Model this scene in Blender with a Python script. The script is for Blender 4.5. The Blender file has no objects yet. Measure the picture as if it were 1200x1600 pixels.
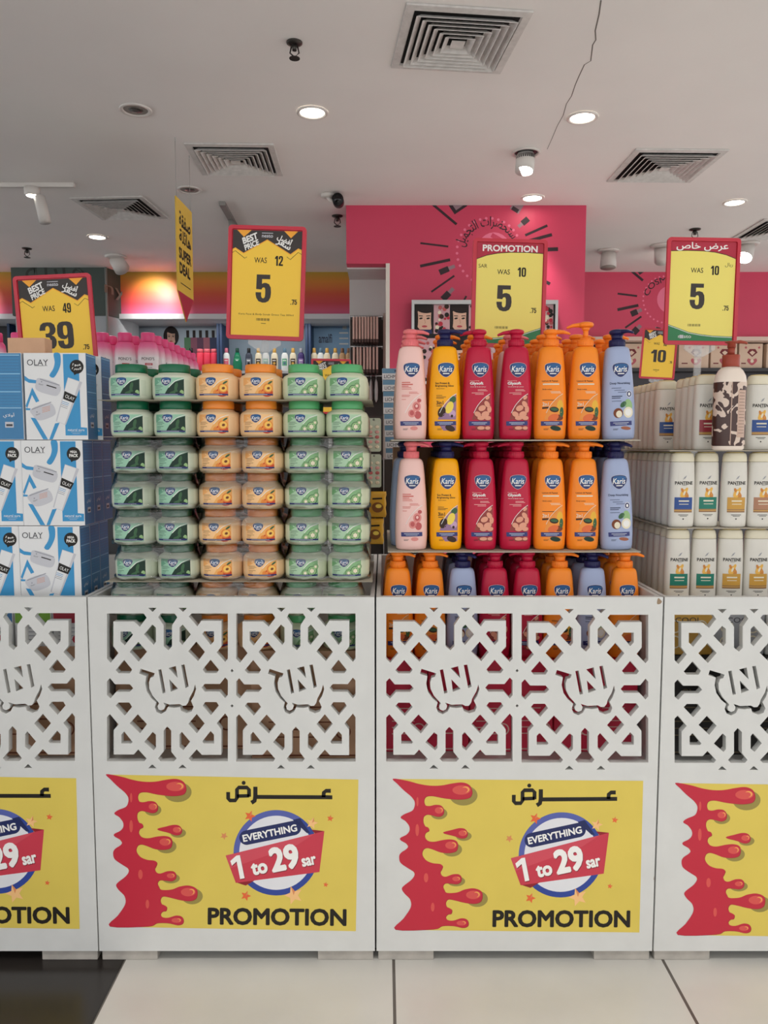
import bpy, bmesh, math, random
from mathutils import Vector, Matrix
from mathutils.geometry import tessellate_polygon

random.seed(7)
SC = bpy.context.scene
COL = SC.collection
PI = math.pi

# ------------------------------------------------------------------ camera, world, exposure, lights
F_PX = 1200.0
PITCH = math.radians(4.9)
CAM_Z = 1.211
CEIL_Z = 3.0
cam_d = bpy.data.cameras.new('camera')
cam_d.sensor_width = 36.0
cam_d.lens = 36.0 * F_PX / 1600.0
cam_d.clip_end = 60
cam = bpy.data.objects.new('camera', cam_d)
cam.location = (0, 0, CAM_Z)
cam.rotation_euler = (PI / 2 - PITCH, 0, 0)
COL.objects.link(cam)
SC.camera = cam

world = bpy.data.worlds.new('store_light')
SC.world = world
world.use_nodes = True
bg = world.node_tree.nodes['Background']
bg.inputs[0].default_value = (0.97, 0.985, 1.0, 1)
bg.inputs[1].default_value = 0.85

SC.view_settings.view_transform = 'Standard'
SC.view_settings.look = 'None'
SC.view_settings.gamma = 1
SC.view_settings.use_curve_mapping = False
SC.view_settings.exposure = 0.82
try:
    SC.cycles.use_denoising = True
    SC.cycles.max_bounces = 6
    SC.cycles.transparent_max_bounces = 12
    SC.cycles.caustics_reflective = False
    SC.cycles.caustics_refractive = False
except Exception:
    pass

LAMP_COL = (1.0, 0.975, 0.94)
def lamp_spot(name, loc, target, power, angle=100, blend=0.8, size=0.07, col=LAMP_COL):
    d = bpy.data.lights.new(name, 'SPOT')
    d.energy = power; d.spot_size = math.radians(angle); d.spot_blend = blend
    d.shadow_soft_size = size; d.color = col
    o = bpy.data.objects.new(name, d)
    o.location = loc
    v = Vector(target) - Vector(loc)
    o.rotation_euler = v.to_track_quat('-Z', 'Y').to_euler()
    COL.objects.link(o)
    return o

# the rows of ceiling downlights continue over and behind the camera
for lx in (-4.2, -2.9, -1.6, -0.5, 0.6, 1.7, 3.0, 4.3):
    for ly in (-2.2, -0.9, 0.35):
        lamp_spot('downlight_lamp', (lx, ly, CEIL_Z - 0.02), (lx, ly, 0), 34, 84, 0.7, 0.10)
for lx, ly in ((-3.4, 3.4), (-1.2, 3.2), (1.2, 3.0), (3.4, 3.4), (-4.5, 5.6), (-2.7, 5.3), (0.1, 4.9), (3.6, 5.8), (-3.2, 7.2), (-1.2, 7.2), (2.6, 7.2), (4.6, 7.2)):
    lamp_spot('downlight_lamp', (lx, ly, CEIL_Z - 0.02), (lx, ly, 0), 34, 100, 0.8, 0.10)

# ------------------------------------------------------------------ pixel -> place helpers (a 1200 x 1600 view from the camera above)
CP, SP = math.cos(PITCH), math.sin(PITCH)
def ray(px, py):
    dx = (px - 600) / F_PX; dy = (800 - py) / F_PX
    return Vector((dx, CP + dy * SP, -SP + dy * CP))
def P(px, py, Y):
    r = ray(px, py)
    t = Y / r.y
    return Vector((r.x * t, Y, CAM_Z + r.z * t))
def atz(px, py, z):
    r = ray(px, py)
    t = (z - CAM_Z) / r.z
    return Vector((r.x * t, r.y * t, z))
def zof(py, Y):
    return P(600, py, Y).z

# ------------------------------------------------------------------ materials
def lin(c):
    c = c / 255.0
    return c / 12.92 if c <= 0.04045 else ((c + 0.055) / 1.055) ** 2.4
MATS = {}
def mat(name, rgb, rough=0.5, metal=0.0, noise=0.0, nscale=8.0, emit=0.0, bump=0.0, coat=0.0, trans=0.0, alpha=1.0, sss=0.0):
    if name in MATS:
        return MATS[name]
    m = bpy.data.materials.new(name)
    m.use_nodes = True
    nt = m.node_tree
    b = nt.nodes['Principled BSDF']
    c = tuple(lin(v) for v in rgb) + (1.0,)
    b.inputs['Base Color'].default_value = c
    b.inputs['Roughness'].default_value = rough
    if 'plastic' in name or 'print' in name: b.inputs['Specular IOR Level'].default_value = 0.3
    b.inputs['Metallic'].default_value = metal
    if coat: b.inputs['Coat Weight'].default_value = coat
    if trans: b.inputs['Transmission Weight'].default_value = trans
    if alpha < 1: b.inputs['Alpha'].default_value = alpha
    if emit:
        b.inputs['Emission Color'].default_value = c
        b.inputs['Emission Strength'].default_value = emit
    if noise or bump:
        tc = nt.nodes.new('ShaderNodeTexCoord')
        n = nt.nodes.new('ShaderNodeTexNoise')
        n.inputs['Scale'].default_value = nscale
        n.inputs['Detail'].default_value = 5
        nt.links.new(tc.outputs['Object'], n.inputs['Vector'])
        if noise:
            r = nt.nodes.new('ShaderNodeValToRGB')
            r.color_ramp.elements[0].position = 0.3
            r.color_ramp.elements[1].position = 0.7
            r.color_ramp.elements[0].color = tuple(v * (1 - noise) for v in c[:3]) + (1,)
            r.color_ramp.elements[1].color = tuple(min(1, v * (1 + noise)) for v in c[:3]) + (1,)
            nt.links.new(n.outputs['Fac'], r.inputs['Fac'])
            nt.links.new(r.outputs['Color'], b.inputs['Base Color'])
        if bump:
            bp = nt.nodes.new('ShaderNodeBump')
            bp.inputs['Strength'].default_value = bump
            bp.inputs['Distance'].default_value = 0.01
            nt.links.new(n.outputs['Fac'], bp.inputs['Height'])
            nt.links.new(bp.outputs['Normal'], b.inputs['Normal'])
    MATS[name] = m
    return m

WHITE_PAINT = mat('white painted board', (208, 208, 205), 0.45, noise=0.03, nscale=14)
CEIL = mat('white ceiling paint', (233, 229, 225), 0.8, noise=0.025, nscale=1.5)
INK = mat('black print', (34, 30, 26), 0.5)
WHITE_INK = mat('white print', (238, 236, 232), 0.5)
CHROME = mat('brushed metal', (190, 190, 190), 0.3, metal=0.9)
BLACKP = mat('black plastic', (22, 22, 24), 0.4)
CARDB = mat('brown cardboard', (204, 162, 130), 0.8, noise=0.06, nscale=20)
GREYW = mat('light grey laminate', (196, 196, 194), 0.5, noise=0.02)

# ------------------------------------------------------------------ mesh helpers
class MB:
    def __init__(s):
        s.v = []; s.f = []; s.m = []; s.sm = []
    def add(s, vs, fs, mi=0, smooth=False):
        o = len(s.v)
        s.v += [tuple(p) for p in vs]
        for f in fs:
            s.f.append([i + o for i in f]); s.m.append(mi); s.sm.append(smooth)
        return s
    def box(s, x0, x1, y0, y1, z0, z1, mi=0, bev=0.0):
        if bev <= 0:
            vs = [(x0, y0, z0), (x1, y0, z0), (x1, y1, z0), (x0, y1, z0), (x0, y0, z1), (x1, y0, z1), (x1, y1, z1), (x0, y1, z1)]
            fs = [(0, 3, 2, 1), (4, 5, 6, 7), (0, 1, 5, 4), (1, 2, 6, 5), (2, 3, 7, 6), (3, 0, 4, 7)]
            return s.add(vs, fs, mi)
        bm = bmesh.new()
        bmesh.ops.create_cube(bm, size=1.0)
        for v in bm.verts:
            v.co = Vector(((x0 + x1) / 2 + v.co.x * (x1 - x0), (y0 + y1) / 2 + v.co.y * (y1 - y0), (z0 + z1) / 2 + v.co.z * (z1 - z0)))
        bmesh.ops.bevel(bm, geom=bm.edges[:], offset=bev, segments=2, affect='EDGES', profile=0.6)
        return s.bm(bm, mi)
    def bm(s, bm, mi=0, smooth=False):
        bm.verts.index_update()
        s.add([v.co.copy() for v in bm.verts], [[v.index for v in f.verts] for f in bm.faces], mi, smooth)
        bm.free()
        return s
    def lathe(s, prof, n=28, ex=2.0, c=(0, 0), mi=0, smooth=True, caps=True):
        """prof: rows (z, half width, half depth); ex: superellipse exponent"""
        vs = []; fs = []
        for row in prof:
            z, w = row[0], row[1]
            d = row[2] if len(row) > 2 else w
            for i in range(n):
                t = 2 * PI * i / n
                ct, st = math.cos(t), math.sin(t)
                vs.append((c[0] + w * math.copysign(abs(ct) ** (2 / ex), ct), c[1] + d * math.copysign(abs(st) ** (2 / ex), st), z))
        for r in range(len(prof) - 1):
            for i in range(n):
                j = (i + 1) % n
                fs.append((r * n + i, r * n + j, (r + 1) * n + j, (r + 1) * n + i))
        s.add(vs, fs, mi, smooth)
        if caps:
            o = len(s.v) - len(vs)
            s.f.append([o + i for i in range(n)][::-1]); s.m.append(mi); s.sm.append(False)
            s.f.append([o + (len(prof) - 1) * n + i for i in range(n)]); s.m.append(mi); s.sm.append(False)
        return s
    def tube(s, pts, rad, n=10, mi=0, squash=1.0):
        """round bar along pts; rad: number or list"""
        pts = [Vector(p) for p in pts]
        rs = rad if isinstance(rad, (list, tuple)) else [rad] * len(pts)
        vs = []; fs = []
        for k, p in enumerate(pts):
            a = pts[max(0, k - 1)]; b = pts[min(len(pts) - 1, k + 1)]
            t = (b - a).normalized()
            up = Vector((0, 0, 1)) if abs(t.z) < 0.9 else Vector((1, 0, 0))
            u = t.cross(up).normalized(); w = u.cross(t).normalized()
            for i in range(n):
                g = 2 * PI * i / n
                vs.append(p + u * math.cos(g) * rs[k] + w * math.sin(g) * rs[k] * squash)
        for k in range(len(pts) - 1):
            for i in range(n):
                j = (i + 1) % n
                fs.append((k * n + i, k * n + j, (k + 1) * n + j, (k + 1) * n + i))
        fs.append(list(range(n))[::-1]); fs.append([(len(pts) - 1) * n + i for i in range(n)])
        return s.add(vs, fs, mi, True)
    def prism(s, loops, y0, y1, mi=0, side=None):
        """polygon with holes in x,z extruded from y0 to y1"""
        loops = [[(p[0], p[1]) for p in l] for l in loops]
        flat = [p for l in loops for p in l]
        tris = tessellate_polygon([[Vector((p[0], p[1], 0)) for p in l] for l in loops])
        n = len(flat)
        vs = [(p[0], y0, p[1]) for p in flat] + [(p[0], y1, p[1]) for p in flat]
        fs = []
        for a, b, c in tris:
            pa, pb, pc = flat[a], flat[b], flat[c]
            cr = (pb[0] - pa[0]) * (pc[1] - pa[1]) - (pb[1] - pa[1]) * (pc[0] - pa[0])
            if cr < 0: a, b, c = a, c, b
            fs.append((a, b, c)); fs.append((c + n, b + n, a + n))
        s.add(vs, fs, mi)
        o = len(s.v) - 2 * n
        k = 0
        for l in loops:
            m = len(l)
            area = sum(l[i][0] * l[(i + 1) % m][1] - l[(i + 1) % m][0] * l[i][1] for i in range(m))
            outer = l is loops[0]
            flip = (area > 0) != outer
            for i in range(m):
                j = (i + 1) % m
                q = [o + k + i, o + k + i + n, o + k + j + n, o + k + j]
                s.f.append(q if flip else q[::-1]); s.m.append(mi if side is None else side); s.sm.append(False)
            k += m
        return s
    def build(s, name, mats, parent=None, loc=(0, 0, 0), rot=(0, 0, 0)):
        me = bpy.data.meshes.new(name)
        me.from_pydata(s.v, [], s.f)
        if not isinstance(mats, (list, tuple)): mats = [mats]
        for m in mats: me.materials.append(m)
        for p, mi, sm in zip(me.polygons, s.m, s.sm):
            p.material_index = mi; p.use_smooth = sm
        me.update()
        o = bpy.data.objects.new(name, me)
        COL.objects.link(o)
        o.location = loc; o.rotation_euler = rot
        if parent is not None: o.parent = parent
        return o

def catmull(pts, n=6, closed=True):
    out = []
    m = len(pts)
    rng = range(m) if closed else range(m - 1)
    for i in rng:
        if closed:
            p0, p1, p2, p3 = (pts[(i + k) % m] for k in (-1, 0, 1, 2))
        else:
            p0, p1, p2, p3 = pts[max(i - 1, 0)], pts[i], pts[i + 1], pts[min(i + 2, m - 1)]
        for k in range(n):
            t = k / n
            out.append(tuple(0.5 * (2 * p1[a] + (p2[a] - p0[a]) * t + (2 * p0[a] - 5 * p1[a] + 4 * p2[a] - p3[a]) * t * t + (3 * p1[a] - p0[a] - 3 * p2[a] + p3[a]) * t ** 3) for a in (0, 1)))
    if not closed: out.append(tuple(pts[-1]))
    return out

def ell(cx, cy, rx, ry=None, n=24, a0=0.0, a1=360.0, rot=0.0):
    ry = rx if ry is None else ry
    full = abs(a1 - a0) >= 360
    k = n if full else n + 1
    cr, sr = math.cos(math.radians(rot)), math.sin(math.radians(rot))
    out = []
    for i in range(k):
        t = math.radians(a0 + (a1 - a0) * i / n)
        x, y = rx * math.cos(t), ry * math.sin(t)
        out.append((cx + x * cr - y * sr, cy + x * sr + y * cr))
    return out
def rect(x0, y0, x1, y1):
    return [(x0, y0), (x1, y0), (x1, y1), (x0, y1)]
def star(cx, cy, r, rot=0.0, k=5, inner=0.45):
    return [(cx + (r if i % 2 == 0 else r * inner) * math.cos(math.radians(rot + 90 + i * 180 / k)), cy + (r if i % 2 == 0 else r * inner) * math.sin(math.radians(rot + 90 + i * 180 / k))) for i in range(2 * k)]

_TXT = {}
def text_mesh(s, bold=0.0):
    """letters as flat faces, fitted to a unit box; heavier weights strike the letters several times, slightly shifted"""
    key = (s, bold)
    if key not in _TXT:
        c = bpy.data.curves.new('lettering', 'FONT')
        c.body = s; c.size = 1.0; c.resolution_u = 3 if len(s) < 14 else 2
        o = bpy.data.objects.new('lettering', c)
        me = bpy.data.meshes.new_from_object(o)
        v0 = [(v.co.x, v.co.y) for v in me.vertices]
        f0 = [list(p.vertices) for p in me.polygons]
        bpy.data.objects.remove(o); bpy.data.curves.remove(c); bpy.data.meshes.remove(me)
        vs, fs, ks = list(v0), list(f0), [0.0] * len(v0)
        if bold:
            n = 8 if bold > .02 else 4
            for k in range(n):
                dx, dy = bold * 1.1 * math.cos(2 * PI * (k + .5) / n), bold * 1.1 * math.sin(2 * PI * (k + .5) / n)
                o_ = len(vs)
                vs += [(p[0] + dx, p[1] + dy) for p in v0]; fs += [[i + o_ for i in f] for f in f0]; ks += [(k + 1) / 10] * len(v0)
        x0 = min(p[0] for p in vs); x1 = max(p[0] for p in vs); y0 = min(p[1] for p in vs); y1 = max(p[1] for p in vs)
        _TXT[key] = ([((p[0] - x0) / (x1 - x0), (p[1] - y0) / (y1 - y0)) for p in vs], fs, (x1 - x0) / (y1 - y0), ks)
    return _TXT[key]

# heavy condensed figures, drawn in a box 1 wide and 1.5 tall (y downwards)
FIG = {
 '5': [[(.05,0),(.92,0),(.92,.24),(.40,.24),(.40,.50),(.5,.45),(.65,.44),(.85,.5),(.97,.68),(1,.95),(.97,1.2),(.85,1.4),(.65,1.49),(.45,1.5),(.2,1.43),(.05,1.25),(0,1.05),(0,.95),(.36,.95),(.36,1.15),(.42,1.25),(.52,1.27),(.6,1.2),(.62,1.05),(.62,.8),(.58,.7),(.5,.68),(.42,.72),(.38,.8),(.03,.78)]],
 '3': [[(0,.45),(0,.35),(.08,.13),(.25,.02),(.5,0),(.75,.02),(.93,.15),(1,.38),(.97,.55),(.85,.68),(.72,.73),(.88,.8),(.98,.95),(1,1.1),(.96,1.3),(.82,1.45),(.5,1.5),(.2,1.45),(.05,1.3),(0,1.12),(0,1.0),(.36,1.0),(.36,1.15),(.42,1.27),(.5,1.29),(.58,1.27),(.63,1.15),(.63,1.0),(.58,.86),(.45,.83),(.35,.83),(.35,.62),(.5,.62),(.6,.56),(.63,.42),(.62,.3),(.55,.21),(.45,.21),(.38,.28),(.36,.38),(.36,.45)]],
 '9': [[(0,.45),(.03,.2),(.15,.05),(.35,0),(.65,0),(.85,.05),(.97,.2),(1,.45),(1,1.05),(.97,1.3),(.85,1.45),(.65,1.5),(.35,1.5),(.15,1.44),(.03,1.3),(0,1.12),(0,1.05),(.37,1.05),(.37,1.18),(.43,1.28),(.55,1.28),(.62,1.2),(.63,1.05),(.63,.85),(.55,.95),(.4,.98),(.2,.94),(.05,.82),(0,.65)],[(.37,.4),(.4,.25),(.5,.2),(.6,.25),(.63,.4),(.63,.6),(.6,.73),(.5,.78),(.4,.73),(.37,.6)]],
 '1': [[(.3,0),(.75,0),(.75,1.5),(.38,1.5),(.38,.42),(.05,.5),(.05,.27),(.22,.17)]],
 '2': [[(0,.5),(0,.38),(.05,.15),(.2,.03),(.5,0),(.8,.03),(.95,.17),(1,.4),(.96,.6),(.8,.85),(.55,1.1),(.45,1.24),(1,1.24),(1,1.5),(0,1.5),(0,1.28),(.35,.9),(.58,.62),(.63,.45),(.62,.28),(.55,.21),(.45,.21),(.39,.28),(.37,.4),(.37,.5)]],
 '0': [[(0,.4),(.04,.18),(.17,.04),(.37,0),(.63,0),(.83,.04),(.96,.18),(1,.4),(1,1.1),(.96,1.32),(.83,1.46),(.63,1.5),(.37,1.5),(.17,1.46),(.04,1.32),(0,1.1)],[(.37,.38),(.4,.25),(.5,.21),(.6,.25),(.63,.38),(.63,1.12),(.6,1.25),(.5,1.29),(.4,1.25),(.37,1.12)]],
 '4': [[(.5,0),(.9,0),(.9,.95),(1.02,.95),(1.02,1.2),(.9,1.2),(.9,1.5),(.55,1.5),(.55,1.2),(0,1.2),(0,.95)],[(.3,.95),(.55,.95),(.55,.4)]],
 '7': [[(0,0),(1,0),(1,.25),(.65,1.5),(.28,1.5),(.62,.26),(0,.26)]],
 '.': [[(0.3,1.22),(.62,1.22),(.62,1.5),(.3,1.5)]],
}

class Decal:
    """print made of flat layers; u to the right, v upwards (or downwards when down=True)"""
    def __init__(s, down=False):
        s.items = []; s.mats = []; s.down = down
    def mi(s, m):
        if m not in s.mats: s.mats.append(m)
        return s.mats.index(m)
    def poly(s, pts, m, l=1, holes=()):
        loops = [list(pts)] + [list(h) for h in holes]
        flat = [p for q in loops for p in q]
        tr = tessellate_polygon([[Vector((p[0], p[1], 0)) for p in q] for q in loops])
        s.items.append((flat, [list(t) for t in tr], s.mi(m), l))
        return s
    def stroke(s, pts, w, m, l=1, smooth=0, taper=None):
        if smooth: pts = catmull(pts, smooth, False)
        n = len(pts)
        L = []; R = []
        for i, p in enumerate(pts):
            a = pts[max(i - 1, 0)]; b = pts[min(i + 1, n - 1)]
            dx, dy = b[0] - a[0], b[1] - a[1]
            q = math.hypot(dx, dy) or 1
            ww = w if taper is None else w * (1 + (taper - 1) * i / (n - 1))
            L.append((p[0] - dy / q * ww / 2, p[1] + dx / q * ww / 2)); R.append((p[0] + dy / q * ww / 2, p[1] - dx / q * ww / 2))
        s.items.append((L + R, [[i, i + 1, n + i + 1, n + i] for i in range(n - 1)], s.mi(m), l))
        return s
    def text(s, t, cx, cy, m, h=None, w=None, bold=0.0, rot=0.0, shear=0.0, l=2, warp=None):
        vs, fs, asp, ks = text_mesh(t, bold)
        if h is None: h = w / asp
        if w is None: w = h * asp
        d = -1 if s.down else 1
        c, sn = math.cos(math.radians(rot)), math.sin(math.radians(rot))
        out = []
        for x, y in vs:
            x, y = (x - .5) * w, (y - .5) * h
            x += shear * y
            x, y = x * c - y * sn, x * sn + y * c
            p = (cx + x, cy + d * y)
            out.append(warp(*p) if warp else p)
        s.items.append((out, fs, s.mi(m), [l + k for k in ks] if bold else l))
        return s
    def fig(s, t, x0, x1, y0, y1, m, l=2, gap=.12):
        """condensed figures filling the box (down coordinates)"""
        ws = [{'1': .8, '.': .6}.get(ch, 1.0) for ch in t]
        tot = sum(ws) + gap * (len(t) - 1)
        k = (x1 - x0) / tot; x = x0; ky = (y1 - y0) / 1.5
        for ch, wd in zip(t, ws):
            for_loops = [[(x + p[0] * k, y0 + p[1] * ky) for p in q] for q in FIG[ch]]
            s.poly(for_loops[0], m, l, for_loops[1:])
            x += (wd + gap) * k
        return s
    def build(s, name, parent, fn, cuts_u=(), cuts_v=(), eps=0.00012, base=0.0004, backing=None, extra=None):
        bm = bmesh.new()
        hl = bm.verts.layers.float.new('h')
        for k_it, (vs, fs, mi, l) in enumerate(s.items):
            bv = []
            for i_, p in enumerate(vs):
                q = bm.verts.new((p[0], p[1], 0)); q[hl] = base + eps * ((l[i_] if isinstance(l, list) else l) + .09 * k_it / len(s.items)); bv.append(q)
            for f in fs:
                if len(set(f)) < 3: continue
                try:
                    fc = bm.faces.new([bv[i] for i in f]); fc.material_index = mi
                except ValueError:
                    pass
        for axis, cuts in ((0, cuts_u), (1, cuts_v)):
            for c in cuts:
                co = [0, 0, 0]; no = [0, 0, 0]; co[axis] = c; no[axis] = 1
                bmesh.ops.bisect_plane(bm, geom=bm.verts[:] + bm.edges[:] + bm.faces[:], plane_co=co, plane_no=no, dist=1e-7)
        for v in bm.verts:
            v.co = Vector(fn(v.co.x, v.co.y, v[hl]))
        me = bpy.data.meshes.new(name)
        bm.to_mesh(me); bm.free()
        for m in s.mats: me.materials.append(m)
        o = bpy.data.objects.new(name, me)
        COL.objects.link(o)
        if parent is not None: o.parent = parent
        return o

def frange(a, b, n):
    return [a + (b - a) * i / n for i in range(1, n)]

# ------------------------------------------------------------------ naming helpers
def tag(o, label, cat, group=None, kind=None):
    if label: o['label'] = label
    if cat: o['category'] = cat
    if group: o['group'] = group
    if kind: o['kind'] = kind
    return o
def thing(name, label, cat, loc=(0, 0, 0), rz=0.0, group=None):
    o = bpy.data.objects.new(name, None)
    COL.objects.link(o)
    o.empty_display_size = 0.02
    o.location = loc; o.rotation_euler = (0, 0, rz)
    return tag(o, label, cat, group)
KIDS = {}
def dup(src, label, loc, rz=0.0, rx=0.0, ry=0.0):
    def cp(o, parent):
        c = o.copy()
        COL.objects.link(c)
        if parent is not None: c.parent = parent
        for ch in KIDS.setdefault(o.name, [q for q in bpy.data.objects if q.parent == o]):
            cp(ch, c)
        return c
    r = cp(src, None)
    r.location = loc; r.rotation_euler = (rx, ry, rz)
    r['label'] = label
    return r
class Stock:
    """first use moves the original, later uses copy it"""
    def __init__(s, src): s.src = src; s.used = False
    def put(s, label, loc, rz=0.0, rx=0.0, ry=0.0):
        if not s.used:
            s.used = True; o = s.src
            o.location = loc; o.rotation_euler = (rx, ry, rz); o['label'] = label
            return o
        return dup(s.src, label, loc, rz, rx, ry)
ORD = ['first', 'second', 'third', 'fourth', 'fifth', 'sixth', 'seventh', 'eighth', 'ninth', 'tenth', 'eleventh', 'twelfth']

# ================================================================== THE ROOM
def struct(o):
    o['kind'] = 'structure'
    return o

# floor: cream tiles, a dark run of tiles to the left
j1 = atz(615, 1497, 0).x
j0 = atz(197, 1495, 0).x
TILE = j1 - j0
def tile_floor(name, rgb, joint, rough, nz):
    m = bpy.data.materials.new(name); m.use_nodes = True
    nt = m.node_tree; b = nt.nodes['Principled BSDF']
    tc = nt.nodes.new('ShaderNodeTexCoord')
    mp = nt.nodes.new('ShaderNodeMapping')
    mp.inputs['Location'].default_value = (-j1, -1.76, 0)
    br = nt.nodes.new('ShaderNodeTexBrick')
    br.offset = 0.0; br.squash = 1.0
    br.inputs['Scale'].default_value = 1.0
    br.inputs['Brick Width'].default_value = TILE
    br.inputs['Row Height'].default_value = TILE
    br.inputs['Mortar Size'].default_value = 0.0035
    br.inputs['Mortar Smooth'].default_value = 0.0
    c = tuple(lin(v) for v in rgb)
    no = nt.nodes.new('ShaderNodeTexNoise'); no.inputs['Scale'].default_value = 3.0; no.inputs['Detail'].default_value = 8
    rp = nt.nodes.new('ShaderNodeValToRGB')
    rp.color_ramp.elements[0].position = 0.35; rp.color_ramp.elements[1].position = 0.65
    rp.color_ramp.elements[0].color = tuple(v * (1 - nz) for v in c) + (1,)
    rp.color_ramp.elements[1].color = tuple(min(1, v * (1 + nz * .6)) for v in c) + (1,)
    nt.links.new(tc.outputs['Object'], mp.inputs['Vector'])
    nt.links.new(tc.outputs['Object'], no.inputs['Vector'])
    nt.links.new(mp.outputs['Vector'], br.inputs['Vector'])
    nt.links.new(no.outputs['Fac'], rp.inputs['Fac'])
    nt.links.new(rp.outputs['Color'], br.inputs['Color1']); nt.links.new(rp.outputs['Color'], br.inputs['Color2'])
    br.inputs['Mortar'].default_value = tuple(lin(v) for v in joint) + (1,)
    nt.links.new(br.outputs['Color'], b.inputs['Base Color'])
    b.inputs['Roughness'].default_value = rough
    return m
m_floor = tile_floor('cream floor tile', (206, 204, 198), (92, 86, 80), 0.28, 0.07)
m_floor_dark = tile_floor('dark floor tile', (44, 40, 38), (24, 22, 21), 0.25, 0.15)
struct(MB().box(j0, 7.0, -3.0, 10.0, -0.05, 0.0).build('floor', m_floor))
struct(MB().box(-7.0, j0, -3.0, 10.0, -0.05, 0.0).build('floor_dark', m_floor_dark))
ceil = struct(MB().box(-7.0, 7.0, -3.0, 10.0, CEIL_Z, CEIL_Z + 0.08).build('ceiling', CEIL))

# crack that wanders over the ceiling paint
ck = [(939, 0), (936, 22), (930, 48), (931, 62), (926, 70), (923, 95), (913, 101), (905, 118), (899, 132), (893, 150), (885, 162), (880, 180), (871, 196), (863, 215), (855, 233)]
cp = [atz(x, y, CEIL_Z) for x, y in ck]
mb = MB()
vs = []
for i, p in enumerate(cp):
    w = 0.0032 * (1 - 0.55 * i / len(cp))
    vs += [(p.x - w, p.y, CEIL_Z - 0.0006), (p.x + w, p.y, CEIL_Z - 0.0006)]
mb.add(vs, [[2 * i, 2 * i + 1, 2 * i + 3, 2 * i + 2] for i in range(len(cp) - 1)])
mb.build('ceiling_crack', mat('crack in paint', (112, 106, 100), 0.9), ceil)

# ---- back walls
Y_FASCIA = 8.1
def gradient_wall(name, z0, z1, stops):
    m = bpy.data.materials.new(name); m.use_nodes = True
    nt = m.node_tree; b = nt.nodes['Principled BSDF']
    tc = nt.nodes.new('ShaderNodeTexCoord'); sp = nt.nodes.new('ShaderNodeSeparateXYZ')
    mr = nt.nodes.new('ShaderNodeMapRange'); mr.inputs[1].default_value = z0; mr.inputs[2].default_value = z1
    rp = nt.nodes.new('ShaderNodeValToRGB')
    e = rp.color_ramp.elements
    while len(e) < len(stops): e.new(0.5)
    for k, (p, c) in enumerate(stops):
        e[k].position = p; e[k].color = tuple(lin(v) for v in c) + (1,)
    nt.links.new(tc.outputs['Object'], sp.inputs[0]); nt.links.new(sp.outputs['Z'], mr.inputs[0])
    nt.links.new(mr.outputs[0], rp.inputs['Fac']); nt.links.new(rp.outputs['Color'], b.inputs['Base Color'])
    b.inputs['Roughness'].default_value = 0.5
    return m
zf = zof(491, Y_FASCIA)
m_sun = gradient_wall('printed sunset colours', zf, CEIL_Z, [(0.0, (206, 92, 130)), (0.25, (196, 60, 70)), (0.5, (200, 80, 46)), (0.78, (204, 126, 38)), (1.0, (170, 138, 34))])
xr_f = P(552, 450, Y_FASCIA).x
struct(MB().box(-6.9, xr_f, Y_FASCIA, Y_FASCIA + 0.45, zf, CEIL_Z).build('wall_sunset', m_sun))
struct(MB().box(-6.9, xr_f, Y_FASCIA - 0.03, Y_FASCIA + 0.45, zof(499, Y_FASCIA), zf).build('trim_1', mat('pale grey lip', (205, 205, 208), 0.4)))
struct(MB().box(-6.9, 6.9, 8.9, 9.0, 0, CEIL_Z).build('wall_back', mat('blue grey back wall', (120, 136, 150), 0.7, noise=0.03)))

# added fill light under the fascia, without a fixture, to brighten the back shelves
d_ = bpy.data.lights.new('shelf_fill_light', 'AREA'); d_.shape = 'RECTANGLE'; d_.size = 1.9; d_.size_y = 0.06; d_.energy = 3; d_.color = LAMP_COL
o_ = bpy.data.objects.new('shelf_fill_light', d_); o_.location = (-1.45, Y_FASCIA + 0.06, zof(499, Y_FASCIA) - 0.012); o_.rotation_euler = (math.radians(12), 0, 0)
COL.objects.link(o_)
# pink walls
PINK = mat('deep pink wall paint', (206, 62, 94), 0.5, noise=0.025, nscale=2.0)
Y_PINK = 5.9
xa, xb, xc = P(541, 360, Y_PINK).x, P(609, 420, Y_PINK).x, P(915, 380, Y_PINK).x
zb = zof(412, Y_PINK)
struct(MB().prism([[(xa, CEIL_Z), (xa, zb), (xb, zb), (xb, 0), (xc, 0), (xc, CEIL_Z)]], Y_PINK, Y_PINK + 0.5).build('wall_pink', PINK))
struct(MB().box(xb - 0.03, xb, Y_PINK - 0.012, Y_PINK + 0.1, 0, zb).build('trim_2', mat('warm white edge strip', (222, 214, 204), 0.5)))
struct(MB().box(xa, xb, Y_PINK + 0.12, Y_PINK + 0.5, zb - 0.012, zb - 0.001).build('trim_3', WHITE_PAINT))
# white wall seen under the pink header
struct(MB().box(P(546, 450, 7.2).x, P(640, 450, 7.2).x, 7.2, 7.3, 0, CEIL_Z).build('wall_recess', mat('grey white recess', (222, 220, 216), 0.7)))
Y_PR = 8.1
zr = zof(527, Y_PR)
struct(MB().box(P(880, 450, Y_PR).x, 6.9, Y_PR, Y_PR + 0.3, zr, CEIL_Z).build('wall_rose', PINK))
struct(MB().box(P(880, 450, Y_PR).x, 6.9, Y_PR - 0.05, Y_PR + 0.3, zof(533, Y_PR), zr).build('trim_4', mat('pale wood lip', (216, 190, 176), 0.5)))

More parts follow.
